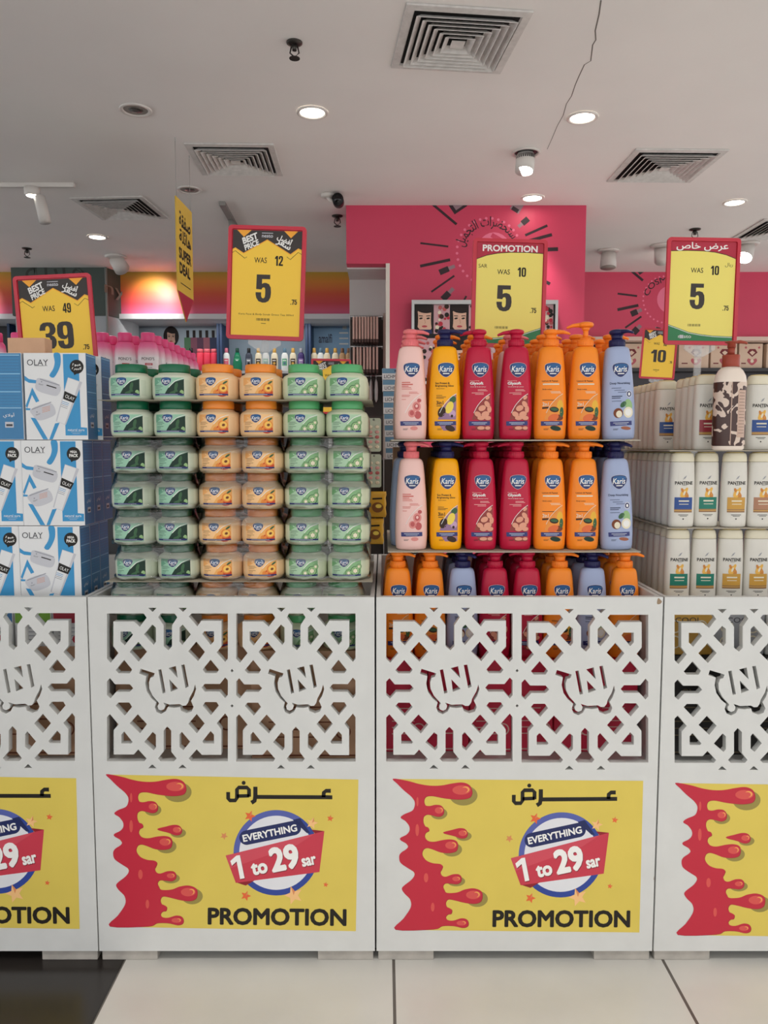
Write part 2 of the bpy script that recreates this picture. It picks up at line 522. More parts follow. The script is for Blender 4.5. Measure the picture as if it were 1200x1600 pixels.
# dark green column with a chamfered side
m_green = mat('dark grey green panel', (62, 74, 68), 0.55)
Yc = 7.9
x0, x1, x2 = P(18, 450, Yc).x, P(166, 450, Yc).x, P(187, 450, Yc).x
zc = zof(493, Yc)
o = MB()
o.add([(x0, Yc, zc), (x1, Yc, zc), (x2, Yc + .35, zc - .0), (x2, Yc + .6, zc), (x0, Yc + .6, zc)] + [(x0, Yc, CEIL_Z), (x1, Yc, CEIL_Z), (x2, Yc + .35, CEIL_Z), (x2, Yc + .6, CEIL_Z), (x0, Yc + .6, CEIL_Z)],
      [(0, 1, 6, 5), (1, 2, 7, 6), (2, 3, 8, 7), (3, 4, 9, 8), (4, 0, 5, 9), (4, 3, 2, 1, 0), (5, 6, 7, 8, 9)])
column = struct(o.build('column_green', m_green))
o = MB()
o.add([(x0 + .02, Yc + .02, 0), (x1, Yc + .02, 0), (x2, Yc + .36, 0), (x2, Yc + .58, 0), (x0 + .02, Yc + .58, 0)] + [(x0 + .02, Yc + .02, zc), (x1, Yc + .02, zc), (x2, Yc + .36, zc), (x2, Yc + .58, zc), (x0 + .02, Yc + .58, zc)],
      [(0, 1, 6, 5), (1, 2, 7, 6), (2, 3, 8, 7), (3, 4, 9, 8), (4, 0, 5, 9)])
struct(o.build('column_base', mat('silver grey panel', (168, 172, 176), 0.75)))
struct(MB().tube([(x1 + .005, Yc - .012, 1.2), (x1 + .005, Yc - .012, CEIL_Z)], 0.012).build('trim_5', mat('corner strip', (140, 146, 142), 0.35)))
# faint lettering on the column front and on its chamfer
d = Decal()
d.text('\uFE94\uFEE0\uFE8B\uFE8E\uFEEB', 0, 0, mat('dark olive lettering', (40, 46, 40), 0.6), w=0.62)
d.build('column_lettering', column, lambda u, v, h: ((x0 + x1) / 2 - .02 + u, Yc - h, zof(421, Yc) + v))
d = Decal()
d.text('ny', 0, 0, mat('dim green lettering', (104, 116, 108), 0.6), h=0.12)
d.build('column_lettering', column, lambda u, v, h: (x1 + .06 + u * .6 + (x2 - x1) * .0, Yc + .08 + u * 2.2 - h, zof(456, Yc) + v))

# ------------------------------------------------------------------ printed make-up artwork on the pink walls
m_art = mat('dark wall graphic', (46, 26, 34), 0.6)
m_art2 = mat('pale wall graphic', (232, 118, 148), 0.6)
m_art3 = mat('grey wall graphic', (150, 120, 128), 0.6)
def wall_art(name, cx, cy, sc, Y, items, arc, arc_r, arc_a0, arc_a1, arc_h, host, gl=None):
    d = Decal(down=True)
    for kind, a, r0, r1, w in items:
        ca, sa = math.cos(math.radians(a)), -math.sin(math.radians(a))
        p = [(cx + ca * r0 * sc, cy + sa * r0 * sc), (cx + ca * r1 * sc, cy + sa * r1 * sc)]
        if kind == 'brush':
            d.stroke(p, w, m_art, 2)
            if gl: d.poly(ell(p[0][0], p[0][1], w * .8), m_art, 2)
        elif kind == 'lip':
            q = (p[0][0] * .6 + p[1][0] * .4, p[0][1] * .6 + p[1][1] * .4)
            d.stroke([p[0], q], w * .6, m_art3, 2); d.stroke([q, p[1]], w, m_art, 2)
        elif kind == 'compact':
            mx, my = (p[0][0] + p[1][0]) / 2, (p[0][1] + p[1][1]) / 2
            d.stroke(p, w, m_art, 2); d.stroke([(p[0][0] * .7 + mx * .3, p[0][1] * .7 + my * .3), (p[1][0] * .7 + mx * .3, p[1][1] * .7 + my * .3)], w * .55, m_art3, 3)
        elif kind == 'tube':
            d.stroke(p, w, m_art3, 2); d.stroke([p[0], ((p[0][0] * 3 + p[1][0]) / 4, (p[0][1] * 3 + p[1][1]) / 4)], w * .7, m_art, 3)
    # pale face medallion in the middle and dotted ring
    d.poly(ell(cx + 8 * sc, cy, 27 * sc, 30 * sc), m_art2, 1)
    d.stroke(catmull([(cx + 4 * sc, cy - 26 * sc), (cx + 24 * sc, cy - 12 * sc), (cx + 12 * sc, cy + 4 * sc), (cx + 26 * sc, cy + 22 * sc)], 6, False), 7 * sc, PINK, 2)
    for k in range(26):
        t = math.radians(100 + k * 11)
        d.poly(ell(cx + 50 * sc * math.cos(t), cy + 52 * sc * math.sin(t), 2.2 * sc, n=8), m_art2, 1)
    # lettering bent along an arc
    W = 100.0
    def warp(u, v):
        t = math.radians(arc_a0 + (arc_a1 - arc_a0) * (u / W + .5))
        r = arc_r * sc - v
        return (cx + math.cos(t) * r, cy - math.sin(t) * r)
    d.text(arc, 0, 0, m_art, w=W, h=arc_h * sc, l=2, warp=warp, bold=0.012)
    d.build(name, host, lambda u, v, h: tuple(P(u, v, Y - h)))
art_items = [('brush', 140, 66, 116, 4), ('brush', 173, 64, 108, 3), ('brush', 192, 62, 110, 4.5), ('lip', 203, 58, 84, 9), ('brush', 215, 66, 110, 3),
             ('compact', 124, 78, 106, 24), ('lip', 226, 80, 104, 10), ('brush', 243, 78, 108, 3), ('tube', 58, 74, 100, 16), ('lip', 40, 60, 80, 9), ('brush', 24, 62, 100, 4), ('brush', 15, 60, 102, 5), ('lip', 2, 58, 108, 6), ('brush', 332, 62, 108, 5), ('brush', 318, 66, 104, 4), ('tube', 256, 64, 86, 10), ('tube', 300, 70, 96, 13)]
pink_wall = bpy.data.objects['wall_pink']; rose_wall = bpy.data.objects['wall_rose']
wall_art('cosmetics_artwork', 764, 393, 1.0, Y_PINK, art_items, '\uFEDE\uFEF4\uFEE4\uFEA0\uFE98\uFEDF\uFE8D \uFE95\uFE8D\uFEAE\uFEC0\uFEA4\uFE98\uFEB4\uFEE3', 45, 170, 18, 20, pink_wall)
wall_art('cosmetics_artwork', 1040, 468, 0.70, Y_PR, art_items, 'COSMETICS', 44, 168, 10, 13, rose_wall)

# ------------------------------------------------------------------ ceiling fixtures
m_vent = mat('off white metal', (206, 202, 198), 0.8, noise=0.10, nscale=30)
m_ventdark = mat('painted duct shade', (26, 24, 23), 0.9)
def make_diffuser(label, corners):
    pts = [atz(x, y, CEIL_Z) for x, y in corners]
    c = sum(pts, Vector()) / 4
    e = (pts[1] - pts[0]) + (pts[2] - pts[3])
    rz = math.atan2(e.y, e.x)
    side = ((pts[1] - pts[0]).length + (pts[2] - pts[3]).length + (pts[3] - pts[0]).length + (pts[2] - pts[1]).length) / 4
    h = min(max(side, 0.5), 0.62) / 2
    t = thing('ceiling_air_diffuser', label, 'air vent', (c.x, c.y, CEIL_Z), rz, 'square air diffusers in the ceiling')
    mb = MB()
    def ring(a, za, b, zb2, mbx):
        vs = [(-a, -a, za), (a, -a, za), (a, a, za), (-a, a, za), (-b, -b, zb2), (b, -b, zb2), (b, b, zb2), (-b, b, zb2)]
        mbx.add(vs, [(i, (i + 1) % 4, 4 + (i + 1) % 4, 4 + i) for i in range(4)])
    ring(h, -0.001, h, -0.010, mb); ring(h, -0.010, h - .035, -0.012, mb); ring(h - .035, -0.012, h - .04, -0.004, mb)
    mb.build('frame', m_vent, t)
    MB().box(-h + .01, h - .01, -h + .01, h - .01, -0.003, -0.001).build('duct_shade_plate', m_ventdark, t)  # flat plate coloured dark for the shade up inside the duct
    mb = MB()
    n = 6
    step = (h - .05 - .035) / n
    for k in range(n):
        a = h - .048 - k * step
        ring(a, -0.026, a - step * .78, -0.005, mb)
        ring(a, -0.026, a - .0025, -0.0275, mb)
        ring(a - .0025, -0.0275, a - step * .78 - .003, -0.0045, mb)
    mb.box(-.03, .03, -.03, .03, -0.022, -0.018)
    mb.build('louvre_blades', m_vent, t)
    return t
make_diffuser('large square slatted air vent nearest the camera, top centre of the ceiling', [(622, 4), (825, 20), (797, 110), (614, 102)])
make_diffuser('square slatted air vent just behind the wire of the hanging yellow sign', [(285, 222), (427, 225), (444, 272), (316, 272)])
make_diffuser('square slatted air vent right of the tilted eyeball spotlight', [(988, 232), (1134, 232), (1082, 284), (954, 282)])
make_diffuser('square slatted air vent beside the white track spotlight at far left', [(112, 307), (222, 305), (260, 340), (160, 343)])
make_diffuser('square slatted air vent cut by the right edge of the photo', [(1185, 342), (1295, 342), (1262, 372), (1148, 372)])

m_lamp = mat('lit lamp face', (255, 246, 232), 0.5, emit=9.0)
m_lampoff = mat('unlit lamp face', (150, 142, 134), 0.3)
m_trim = mat('white lamp ring', (214, 208, 202), 0.4)
def downlight(label, px, py, r, lit=True, target=None, power=60, ang=95):
    p = atz(px, py, CEIL_Z)
    t = thing('ceiling_downlight', label, 'ceiling light', (p.x, p.y, CEIL_Z), 0, 'round recessed downlights')
    MB().lathe([(-0.001, r), (-0.006, r), (-0.009, r * .96), (-0.009, r * .82), (-0.002, r * .74)], 32, caps=False).build('trim_ring', m_trim, t)
    if lit:
        MB().lathe([(-0.0035, r * .78), (-0.0050, r * .70), (-0.0055, r * .3)], 32).build('lamp_lens', m_lamp, t)
    else:
        MB().lathe([(-0.0025, r * .78), (-0.003, r * .72)], 32).build('lamp_lens', m_lampoff, t)
        MB().lathe([(-0.003, r * .45), (-0.006, r * .40), (-0.0065, r * .2)], 24).build('lamp_bulb', mat('dull chrome', (120, 114, 108), 0.25, metal=0.7), t)
    if lit:
        tg = target or (p.x, p.y + .1, 0)
        lamp_spot('downlight_lamp', (p.x, p.y, CEIL_Z - 0.03), tg, power, ang, 0.9, r * .8)
downlight('lit round downlight above the best price sign, left of centre', 488, 175, 0.085, power=60)
downlight('lit round downlight beside the ceiling crack', 910, 183, 0.085, power=60)
downlight('lit round downlight close against the pink header wall', 832, 309, 0.085, target=(P(848, 400, Y_PINK).x, Y_PINK - .05, 1.9), power=28, ang=60)
downlight('lit round downlight toward the right edge, beyond the third vent', 1148, 316, 0.085, power=50)
downlight('small lit round downlight far back at left', 152, 370, 0.085, power=50)
downlight('unlit round downlight left of centre, nearest the camera', 212, 171, 0.085, lit=False)
downlight('unlit round downlight just above the hanging yellow sign', 296, 296, 0.085, lit=False)

# eyeball spotlight tilted out of its ring
p = atz(822, 238, CEIL_Z)
t = thing('eyeball_spotlight', 'tilted white eyeball spotlight dropping out of its ceiling ring', 'ceiling light', (p.x, p.y, CEIL_Z))
MB().lathe([(-0.001, .088), (-0.008, .086), (-0.010, .074), (-0.001, .070)], 32, caps=False).build('trim_ring', m_trim, t)
MB().lathe([(-0.0015, .069), (-0.002, .06)], 32).build('recess', BLACKP, t)
k = MB()
k.tube([(0, .012, -.008), (-.004, 0.004, -.045), (-.010, -.012, -.115)], [.052, .058, .058], 24)
k.build('lamp_housing', m_trim, t)
k = MB()
for i in range(14):
    a = PI * (0.05 + .9 * i / 13)
    k.add([(math.cos(a) * .0545, -math.sin(a) * .0545 + .004, -.018), (math.cos(a + .11) * .0545, -math.sin(a + .11) * .0545 + .004, -.018), (math.cos(a + .11) * .060 - .003, -math.sin(a + .11) * .060 + .003, -.042), (math.cos(a) * .060 - .003, -math.sin(a) * .060 + .003, -.042)], [(0, 1, 2, 3)])
k.build('cooling_slots', BLACKP, t)
MB().tube([(-.010, -.012, -.1145), (-.0103, -.0124, -.1165)], .050, 24).build('lamp_lens', m_lamp, t)
lamp_spot('eyeball_lamp', (p.x - .02, p.y - .02, CEIL_Z - .14), (p.x - .1, p.y - .6, 0), 40, 60, .8, .04)

# ceiling spot heads far back, turned to the walls
def wall_washer(label, px, py, aim, lit):
    p = atz(px, py, CEIL_Z)
    t = thing('ceiling_spotlight', label, 'ceiling light', (p.x, p.y, CEIL_Z), 0, 'adjustable ceiling spotlights at the back')
    MB().lathe([(-0.001, .10), (-0.012, .10), (-0.02, .085)], 28).build('base_plate', m_trim, t)
    v = (Vector(aim) - Vector((p.x, p.y, CEIL_Z))).normalized()
    a = Vector((0, 0, -.03)); b = a + v * .13
    MB().tube([a, b], [.065, .075], 24).build('lamp_housing', m_trim, t)
    MB().tube([b + v * .0005, b + v * .003], .066, 24).build('lamp_lens', m_lamp if lit else m_lampoff, t)
    return p
pw = wall_washer('grey spotlight head beside the dark green column, aimed at the wall', 181, 400, (P(235, 455, Y_FASCIA).x, Y_FASCIA, 2.6), False)
lamp_spot('wall_washer_lamp', (P(236, 430, 7.75).x, 7.72, CEIL_Z - .12), (P(236, 455, Y_FASCIA).x, Y_FASCIA + .3, 2.5), 22, 90, 1.0, .05)
lamp_spot('wall_washer_lamp', (P(-60, 430, 7.75).x, 7.72, CEIL_Z - .12), (P(-60, 455, Y_FASCIA).x, Y_FASCIA + .3, 2.5), 22, 90, 1.0, .05)
wall_washer('unlit white spotlight head right of the pink header wall', 951, 391, (P(948, 470, 7.0).x, 7.0, 1.5), False)
wall_washer('lit white spotlight head left of the special offer sign top', 1034, 383, (P(1060, 470, Y_PR).x, 8.1, 2.0), True)
wall_washer('lit white spotlight head right of the special offer sign top', 1168, 380, (P(1100, 470, 6.0).x, 6.2, 1.4), True)

# track with two spots at far left
a = atz(-60, 286, CEIL_Z); b = atz(113, 283, CEIL_Z)
t = thing('track_light', 'white ceiling track with cylinder spotlight at far left', 'track light', ((a.x + b.x) / 2, a.y, CEIL_Z))
L = b.x - a.x
MB().box(-L / 2, L / 2, -.017, .017, -.03, -.0005, bev=.003).build('track_rail', m_trim, t)
q = atz(58, 292, CEIL_Z); qx = q.x - (a.x + b.x) / 2
MB().lathe([(-.03, .052), (-.075, .052), (-.085, .045)], 24, c=(qx, 0)).build('lamp_head', m_trim, t)
MB().lathe([(-.0852, .040), (-.088, .034)], 24, c=(qx, 0)).build('lamp_lens', m_lamp, t)
MB().tube([(qx + .035, 0, -.03), (qx + .04, 0, -.08), (qx + .052, -.01, -.10), (qx + .095, -.03, -.27)], [.012, .014, .038, .038], 20).build('spot_cylinder', m_trim, t)
lamp_spot('track_lamp', (q.x, q.y, CEIL_Z - .12), (q.x, q.y, 0), 35, 90, .9, .04)
# grey track behind the best price sign
a = atz(347, 314, CEIL_Z); b = atz(368, 352, CEIL_Z)
t = thing('track_light', 'grey ceiling track running back behind the best price sign', 'track light', (a.x, a.y, CEIL_Z), math.atan2(b.y - a.y, b.x - a.x))
L = (b - a).length
MB().box(0, L, -.022, .022, -.03, -.0005, bev=.003).build('track_rail', mat('grey metal', (140, 136, 132), .4), t)
MB().tube([(L * .6, 0, -.03), (L * .6, -.02, -.09), (L * .72, -.06, -.15)], [.02, .04, .045], 18).build('lamp_head', mat('grey metal', (140, 136, 132), .4), t)

# sprinklers
def sprinkler(label, px, py, s=1.0):
    p = atz(px, py, CEIL_Z)
    t = thing('fire_sprinkler', label, 'sprinkler', (p.x, p.y, CEIL_Z), 0, 'sprinkler heads')
    MB().lathe([(-.0005, .036 * s), (-.006, .035 * s), (-.011, .020 * s)], 24).build('escutcheon', mat('dark tarnished metal', (66, 62, 58), .4, metal=.6), t)
    k = MB().lathe([(-.011, .011 * s), (-.03 * s - .006, .010 * s)], 14)
    k.tube([(-.014 * s, 0, -.02), (-.02 * s, 0, -.038 * s - .008), (0, 0, -.056 * s - .008)], .0035, 8); k.tube([(.014 * s, 0, -.02), (.02 * s, 0, -.038 * s - .008), (0, 0, -.056 * s - .008)], .0035, 8)
    k.build('sprinkler_body', mat('dark tarnished metal', (66, 62, 58), .4, metal=.6), t)
    MB().lathe([(-.062 * s - .006, .024 * s), (-.064 * s - .006, .024 * s)], 18).build('deflector', mat('dark tarnished metal', (66, 62, 58), .4, metal=.6), t)
sprinkler('dark fire sprinkler nearest the camera, above centre left of the big vent', 460, 66, 1.0)
sprinkler('fire sprinkler beside the left edge of the pink header wall', 527, 337, 1.2)
sprinkler('fire sprinkler above the special offer sign at right', 1086, 358, 1.3)
sprinkler('fire sprinkler above the dark green column at far left', 42, 388, 1.2)

# camera on a short arm
p = atz(512, 303, CEIL_Z)
t = thing('security_camera', 'small black security camera on white ceiling arm left of the pink wall', 'camera', (p.x, p.y, CEIL_Z))
MB().lathe([(-.0005, .05), (-.02, .05), (-.028, .03)], 24).build('base_plate', m_trim, t)
MB().tube([(0, 0, -.02), (.02, 0, -.045), (.05, 0, -.045)], .014, 12).build('arm', m_trim, t)
k = MB().tube([(.075, .05, -.045), (.075, -.07, -.055)], .04, 20); k.build('camera_body', BLACKP, t)
MB().tube([(.075, -.0705, -.055), (.075, -.074, -.0553)], .024, 18).build('lens', mat('dark glass', (10, 10, 14), .1), t)

# ================================================================== PROMOTION BINS
Y0 = 1.714
BIN_D = 0.70
TH = 0.018
Z_FOOT = 0.012
Z_BOT = zof(1486, Y0)
Z_TOP = zof(933, Y0)
Z_SHELF = zof(1192, Y0 + .02)
def FX(px, py=935): return P(px, py, Y0).x

LATT = [  # openings of one lattice tile, traced in a 1066 x 1305 frame that starts at (48, 80)
 [(48,80),(372,80),(398,118),(338,197),(288,152),(105,152),(105,370),(150,430),(82,515),(48,480)],
 [(1114,80),(792,80),(770,108),(845,195),(880,145),(1058,145),(1058,370),(1015,425),(1090,508),(1114,480)],
 [(48,1385),(380,1385),(397,1360),(325,1280),(285,1325),(108,1325),(108,1110),(150,1060),(75,968),(48,995)],
 [(1114,1385),(790,1385),(768,1360),(840,1280),(885,1328),(1056,1328),(1056,1105),(1015,1050),(1090,962),(1114,995)],
 [(520,80),(645,80),(668,115),(622,185),(622,370),(590,405),(548,370),(548,185),(500,115)],
 [(580,1078),(615,1115),(615,1300),(662,1360),(640,1385),(520,1385),(498,1360),(548,1300),(548,1115)],
 [(48,680),(75,650),(120,705),(250,705),(280,740),(250,772),(130,772),(80,830),(48,800)],
 [(1114,670),(1090,645),(1045,702),(910,702),(882,735),(910,770),(1040,770),(1090,828),(1114,800)],
 [(168,240),(258,240),(278,268),(205,362),(168,325)],
 [(992,238),(905,238),(888,262),(962,358),(992,325)],
 [(200,1122),(275,1215),(262,1228),(175,1228),(175,1150)],
 [(962,1118),(992,1150),(992,1228),(900,1228),(888,1210)],
 [(448,178),(480,205),(480,330),(460,358),(375,265)],
 [(716,178),(788,265),(712,358),(688,330),(688,205)],
 [(452,1126),(480,1150),(480,1265),(460,1288),(378,1215)],
 [(708,1124),(782,1212),(722,1288),(688,1260),(688,1150)],
 [(325,330),(402,418),(328,506),(248,420)],
 [(836,328),(912,420),(850,502),(764,415)],
 [(320,970),(402,1058),(340,1138),(250,1050)],
 [(840,968),(910,1052),(840,1138),(766,1055)],
 [(200,490),(270,575),(250,608),(150,608),(125,580)],
 [(962,488),(1036,578),(1015,606),(915,606),(892,575)],
 [(150,866),(245,866),(270,905),(205,982),(125,895)],
 [(915,862),(1015,862),(1035,895),(965,978),(892,895)],
 [(410,30),(488,30),(450,68)], [(678,30),(755,30),(718,68)],
 [(448,1412),(486,1448),(412,1448)], [(714,1412),(752,1448),(678,1448)],
 # trolley sign cut in the middle
 [(345,568),(332,612),(395,634),(385,700),(400,770),(440,830),(482,866),(470,910),(485,950),(525,968),(565,946),(584,907),(640,914),(692,906),(702,940),(750,960),(795,945),(812,905),(797,870),(788,852),(815,808),(834,750),(825,705),(808,765),(772,832),(764,866),(745,893),(715,895),(690,880),(600,885),(545,866),(562,895),(552,925),(525,937),(500,925),(494,897),(508,872),(450,805),(422,745),(418,690),(432,647),(458,640),(470,608)],
 [(500,578),(528,572),(565,780),(538,788)],
 [(702,535),(732,530),(768,725),(740,740)],
 [(590,562),(655,545),(672,650)],
 [(597,660),(675,745),(610,772)],
]
# ---- poster artwork, traced in photo pixels of the second bin (y downwards)
def A(x, y): return (155 + x / 5.714, 1200 + y / 5.714)
def B(x, y): return (340 + x / 5.4545, 1210 + y / 5.4545)
DRIP_L = [(65,58),(110,110),(165,165),(230,220),(262,265),(262,310),(240,350),(170,380),(138,410),(180,440),(215,485),(218,530),(190,565),(140,590),(138,612),(185,640),(207,670),(190,695),(145,725),(128,760),(140,815),(200,860),(255,895),(268,925),(240,970),(170,1025),(155,1055),(180,1095),(225,1140),(240,1190),(225,1240),(170,1320),(98,1417)]
DRIP_R = [(440,1417),(520,1388),(620,1388),(700,1405),(745,1395),(757,1365),(740,1330),(690,1320),(620,1340),(570,1335),(552,1310),(570,1285),(600,1278),(607,1245),(585,1228),(560,1215),(550,1180),(570,1150),(620,1155),(720,1180),(810,1190),(865,1170),(880,1120),(865,1075),(800,1052),(720,1062),(650,1088),(560,1090),(535,1060),(525,1030),(545,1005),(600,1008),(650,1012),(685,990),(688,950),(665,925),(610,925),(550,945),(515,935),(500,905),(512,880),(520,850),(495,830),(430,822),(370,795),(335,745),(345,700),(375,685),(420,695),(500,725),(580,732),(640,715),(655,665),(640,625),(590,610),(520,615),(440,630),(385,620),(357,585),(365,550),(395,530),(385,500),(360,490),(342,450),(345,405),(375,385),(420,392),(480,405),(520,385),(525,340),(500,305),(450,298),(400,308),(360,300),(348,260),(365,225),(420,218),(520,238),(640,252),(720,248),(765,230),(780,185),(755,125),(690,100),(600,108),(500,125),(400,125),(300,108),(200,80)]
m_yel = mat('yellow poster print', (216, 193, 90), 0.45, noise=0.03, nscale=9)
m_olive = mat('olive poster print', (150, 136, 72), 0.45)
m_red = mat('crimson poster print', (190, 46, 64), 0.4)
m_reddk = mat('dark crimson poster print', (140, 36, 44), 0.4)
m_redlt = mat('coral poster print', (212, 86, 80), 0.4)
m_gold = mat('amber poster print', (236, 164, 90), 0.4)
m_navy = mat('navy poster print', (38, 46, 92), 0.4)
m_blue = mat('blue poster print', (52, 72, 148), 0.4)
m_blue2 = mat('periwinkle poster print', (88, 98, 166), 0.4)
m_pale = mat('pale grey poster print', (222, 222, 226), 0.4)
m_ban = mat('rose red poster print', (196, 62, 78), 0.4)
m_ban2 = mat('lighter rose poster print', (204, 78, 92), 0.4)
m_star = mat('orange star print', (226, 104, 60), 0.4)
m_star2 = mat('peach star print', (240, 190, 130), 0.4)
m_star3 = mat('tan star print', (214, 138, 92), 0.4)
m_shadow_ink = mat('grey red print', (124, 44, 56), 0.4)

def poster_art():
    d = Decal(down=True)
    left = [A(*p) for p in DRIP_L]
    d.poly([A(65, 58), (560, 1218), (556, 1455), A(98, 1417)] + left[::-1][1:-1], m_yel, 0)
    drip = [A(*p) for p in DRIP_L + DRIP_R]
    sm = catmull(drip, 4)
    drop = catmull([A(*p) for p in [(520,550),(600,525),(670,510),(720,520),(742,560),(725,595),(680,602),(620,580)]], 5)
    # printed drop shade beside the blobs
    for bx, by, rx, ry in ((700, 215, 125, 90), (480, 375, 75, 52), (600, 700, 90, 62), (640, 985, 80, 45), (830, 1145, 95, 72), (705, 580, 70, 42)):
        d.poly([A(*p) for p in ell(bx, by, rx, ry, 28)], m_olive, 1)
    d.poly(sm, m_reddk, 2); d.poly(drop, m_reddk, 2)
    cx = [(p[0] - .6, p[1] - .5) for p in sm]
    d.poly(cx, m_red, 3); d.poly([(p[0] - .5, p[1] - .5) for p in drop], m_red, 3)
    for bx, by, rx, ry in ((680, 165, 82, 42), (480, 345, 38, 30), (590, 660, 52, 34), (640, 962, 36, 22), (795, 1108, 66, 38), (695, 552, 38, 26), (690, 1360, 44, 22)):
        d.poly([A(*p) for p in ell(bx, by, rx, ry, 20)], m_redlt, 4)
        d.poly([A(*p) for p in ell(bx + rx * .45, by - ry * .1, rx * .42, ry * .66, 20)], m_gold, 5)
        d.poly([A(*p) for p in ell(bx + rx * .30, by + ry * .02, rx * .40, ry * .56, 20)], m_redlt, 6)
    for bx, by, rx, ry in ((285, 520, 16, 55), (368, 950, 20, 42), (430, 1215, 16, 40), (285, 265, 10, 42)):
        d.poly([A(*p) for p in ell(bx, by, rx, ry, 16)], m_redlt, 4)
    # the word offer in squared letters
    for pts, w in (([(978, 195), (318, 192)], 34), ([(965, 140), (925, 140), (905, 155), (903, 195)], 34), ([(322, 105), (322, 185), (315, 225), (288, 242)], 36),
                   ([(268, 190), (268, 130), (250, 112), (180, 112), (165, 128), (165, 200), (150, 222), (105, 222), (90, 205), (90, 150)], 33), ([(165, 185), (270, 182)], 30)):
        d.stroke([B(*p) for p in pts], w / 5.4545, INK, 2)
    d.poly([B(*p) for p in ell(222, 72, 17)], INK, 2)
    # badge
    d.poly([B(*p) for p in ell(500, 668, 364, n=56)], m_blue, 2)
    d.poly([B(*p) for p in ell(500, 668, 364, n=28, a0=180, a1=305) + ell(500, 668, 316, n=28, a0=305, a1=180)], m_blue2, 3)
    d.poly([B(*p) for p in ell(500, 668, 316, n=56)], m_pale, 3)
    ca, sa = math.cos(math.radians(-11.5)), math.sin(math.radians(-11.5))
    def rp(x, y): return B(448 + x * ca - y * sa, 498 + x * sa + y * ca)
    d.poly([rp(*p) for p in ell(-205, 0, 62, n=14, a0=90, a1=270) + ell(205, 0, 62, n=14, a0=270, a1=450)], m_navy, 4)
    d.poly([B(*p) for p in [(640, 388), (700, 372), (790, 500), (760, 500)]], m_navy, 4)
    c = B(445, 500)
    d.text('EVERYTHING', c[0], c[1], WHITE_INK, w=470 / 5.4545, h=62 / 5.4545, bold=.03, rot=11.5, l=6)
    d.poly([B(*p) for p in [(155, 920), (330, 895), (240, 948)]], m_reddk, 4)
    d.poly([B(*p) for p in [(908, 483), (800, 470), (830, 505)]], m_reddk, 4)
    d.poly([B(*p) for p in [(68, 692), (910, 483), (868, 832), (155, 925)]], m_ban, 5)
    d.poly([B(*p) for p in [(68, 692), (830, 503), (680, 600), (110, 800)]], m_ban2, 6)
    for txt, x, y, h, bold, rot in (('to', 355, 800, 105, .04, 11.5), ('29', 568, 712, 215, .045, 11.5), ('sar', 778, 742, 74, .035, 11.5)):
        c = B(x + 5, y + 7); w = {'to': 140, '29': 250, 'sar': 124}[txt]
        d.text(txt, c[0], c[1], m_shadow_ink, h=h / 5.4545, w=w / 5.4545, bold=bold, rot=rot, l=7)
        c = B(x, y)
        d.text(txt, c[0], c[1], WHITE_INK, h=h / 5.4545, w=w / 5.4545, bold=bold, rot=rot, l=8)
    one = [(160, 692), (190, 688), (230, 884), (192, 892), (162, 742), (122, 778), (108, 738)]
    d.poly([B(x + 5, y + 7) for x, y in one], m_shadow_ink, 7); d.poly([B(*p) for p in one], WHITE_INK, 8)
    for x, y, r, m_, rot in ((275, 355, 50, m_star, 20), (960, 375, 30, m_star, 10), (55, 525, 34, m_star3, 30), (240, 1035, 46, m_star, 20), (922, 940, 24, m_star, 10), (805, 415, 52, m_star2, 15), (648, 1030, 82, m_star2, -18)):
        c = B(x, y)
        d.poly(star(c[0], c[1], r / 5.4545, rot + 180), m_, 7)
        d.poly([c, *[star(c[0], c[1], r / 5.4545, rot + 180)[q] for q in (0, 1)]], m_star3, 8)
    d.text('PROMOTION', 433, 1432.6, INK, w=217, h=27.2, bold=.035, rot=-.6, l=3)
    return d
SRC_Q = ((165, 1210), (560, 1218), (556, 1455), (172, 1448))
def bil(u, v, Q):
    (ax, ay), (bx, by), (cx, cy), (dx, dy) = Q
    return ((ax * (1 - u) + bx * u) * (1 - v) + (dx * (1 - u) + cx * u) * v, (ay * (1 - u) + by * u) * (1 - v) + (dy * (1 - u) + cy * u) * v)
def unbil(px, py):
    u, v = (px - 165) / 395, (py - 1212) / 238
    for _ in range(4):
        x, y = bil(u, v, SRC_Q); u += (px - x) / 392; v += (py - y) / 237.5
    return u, v
m_edge = mat('raw board edge', (188, 178, 164), 0.7)
m_wear = mat('worn bare board', (150, 128, 104), 0.8)
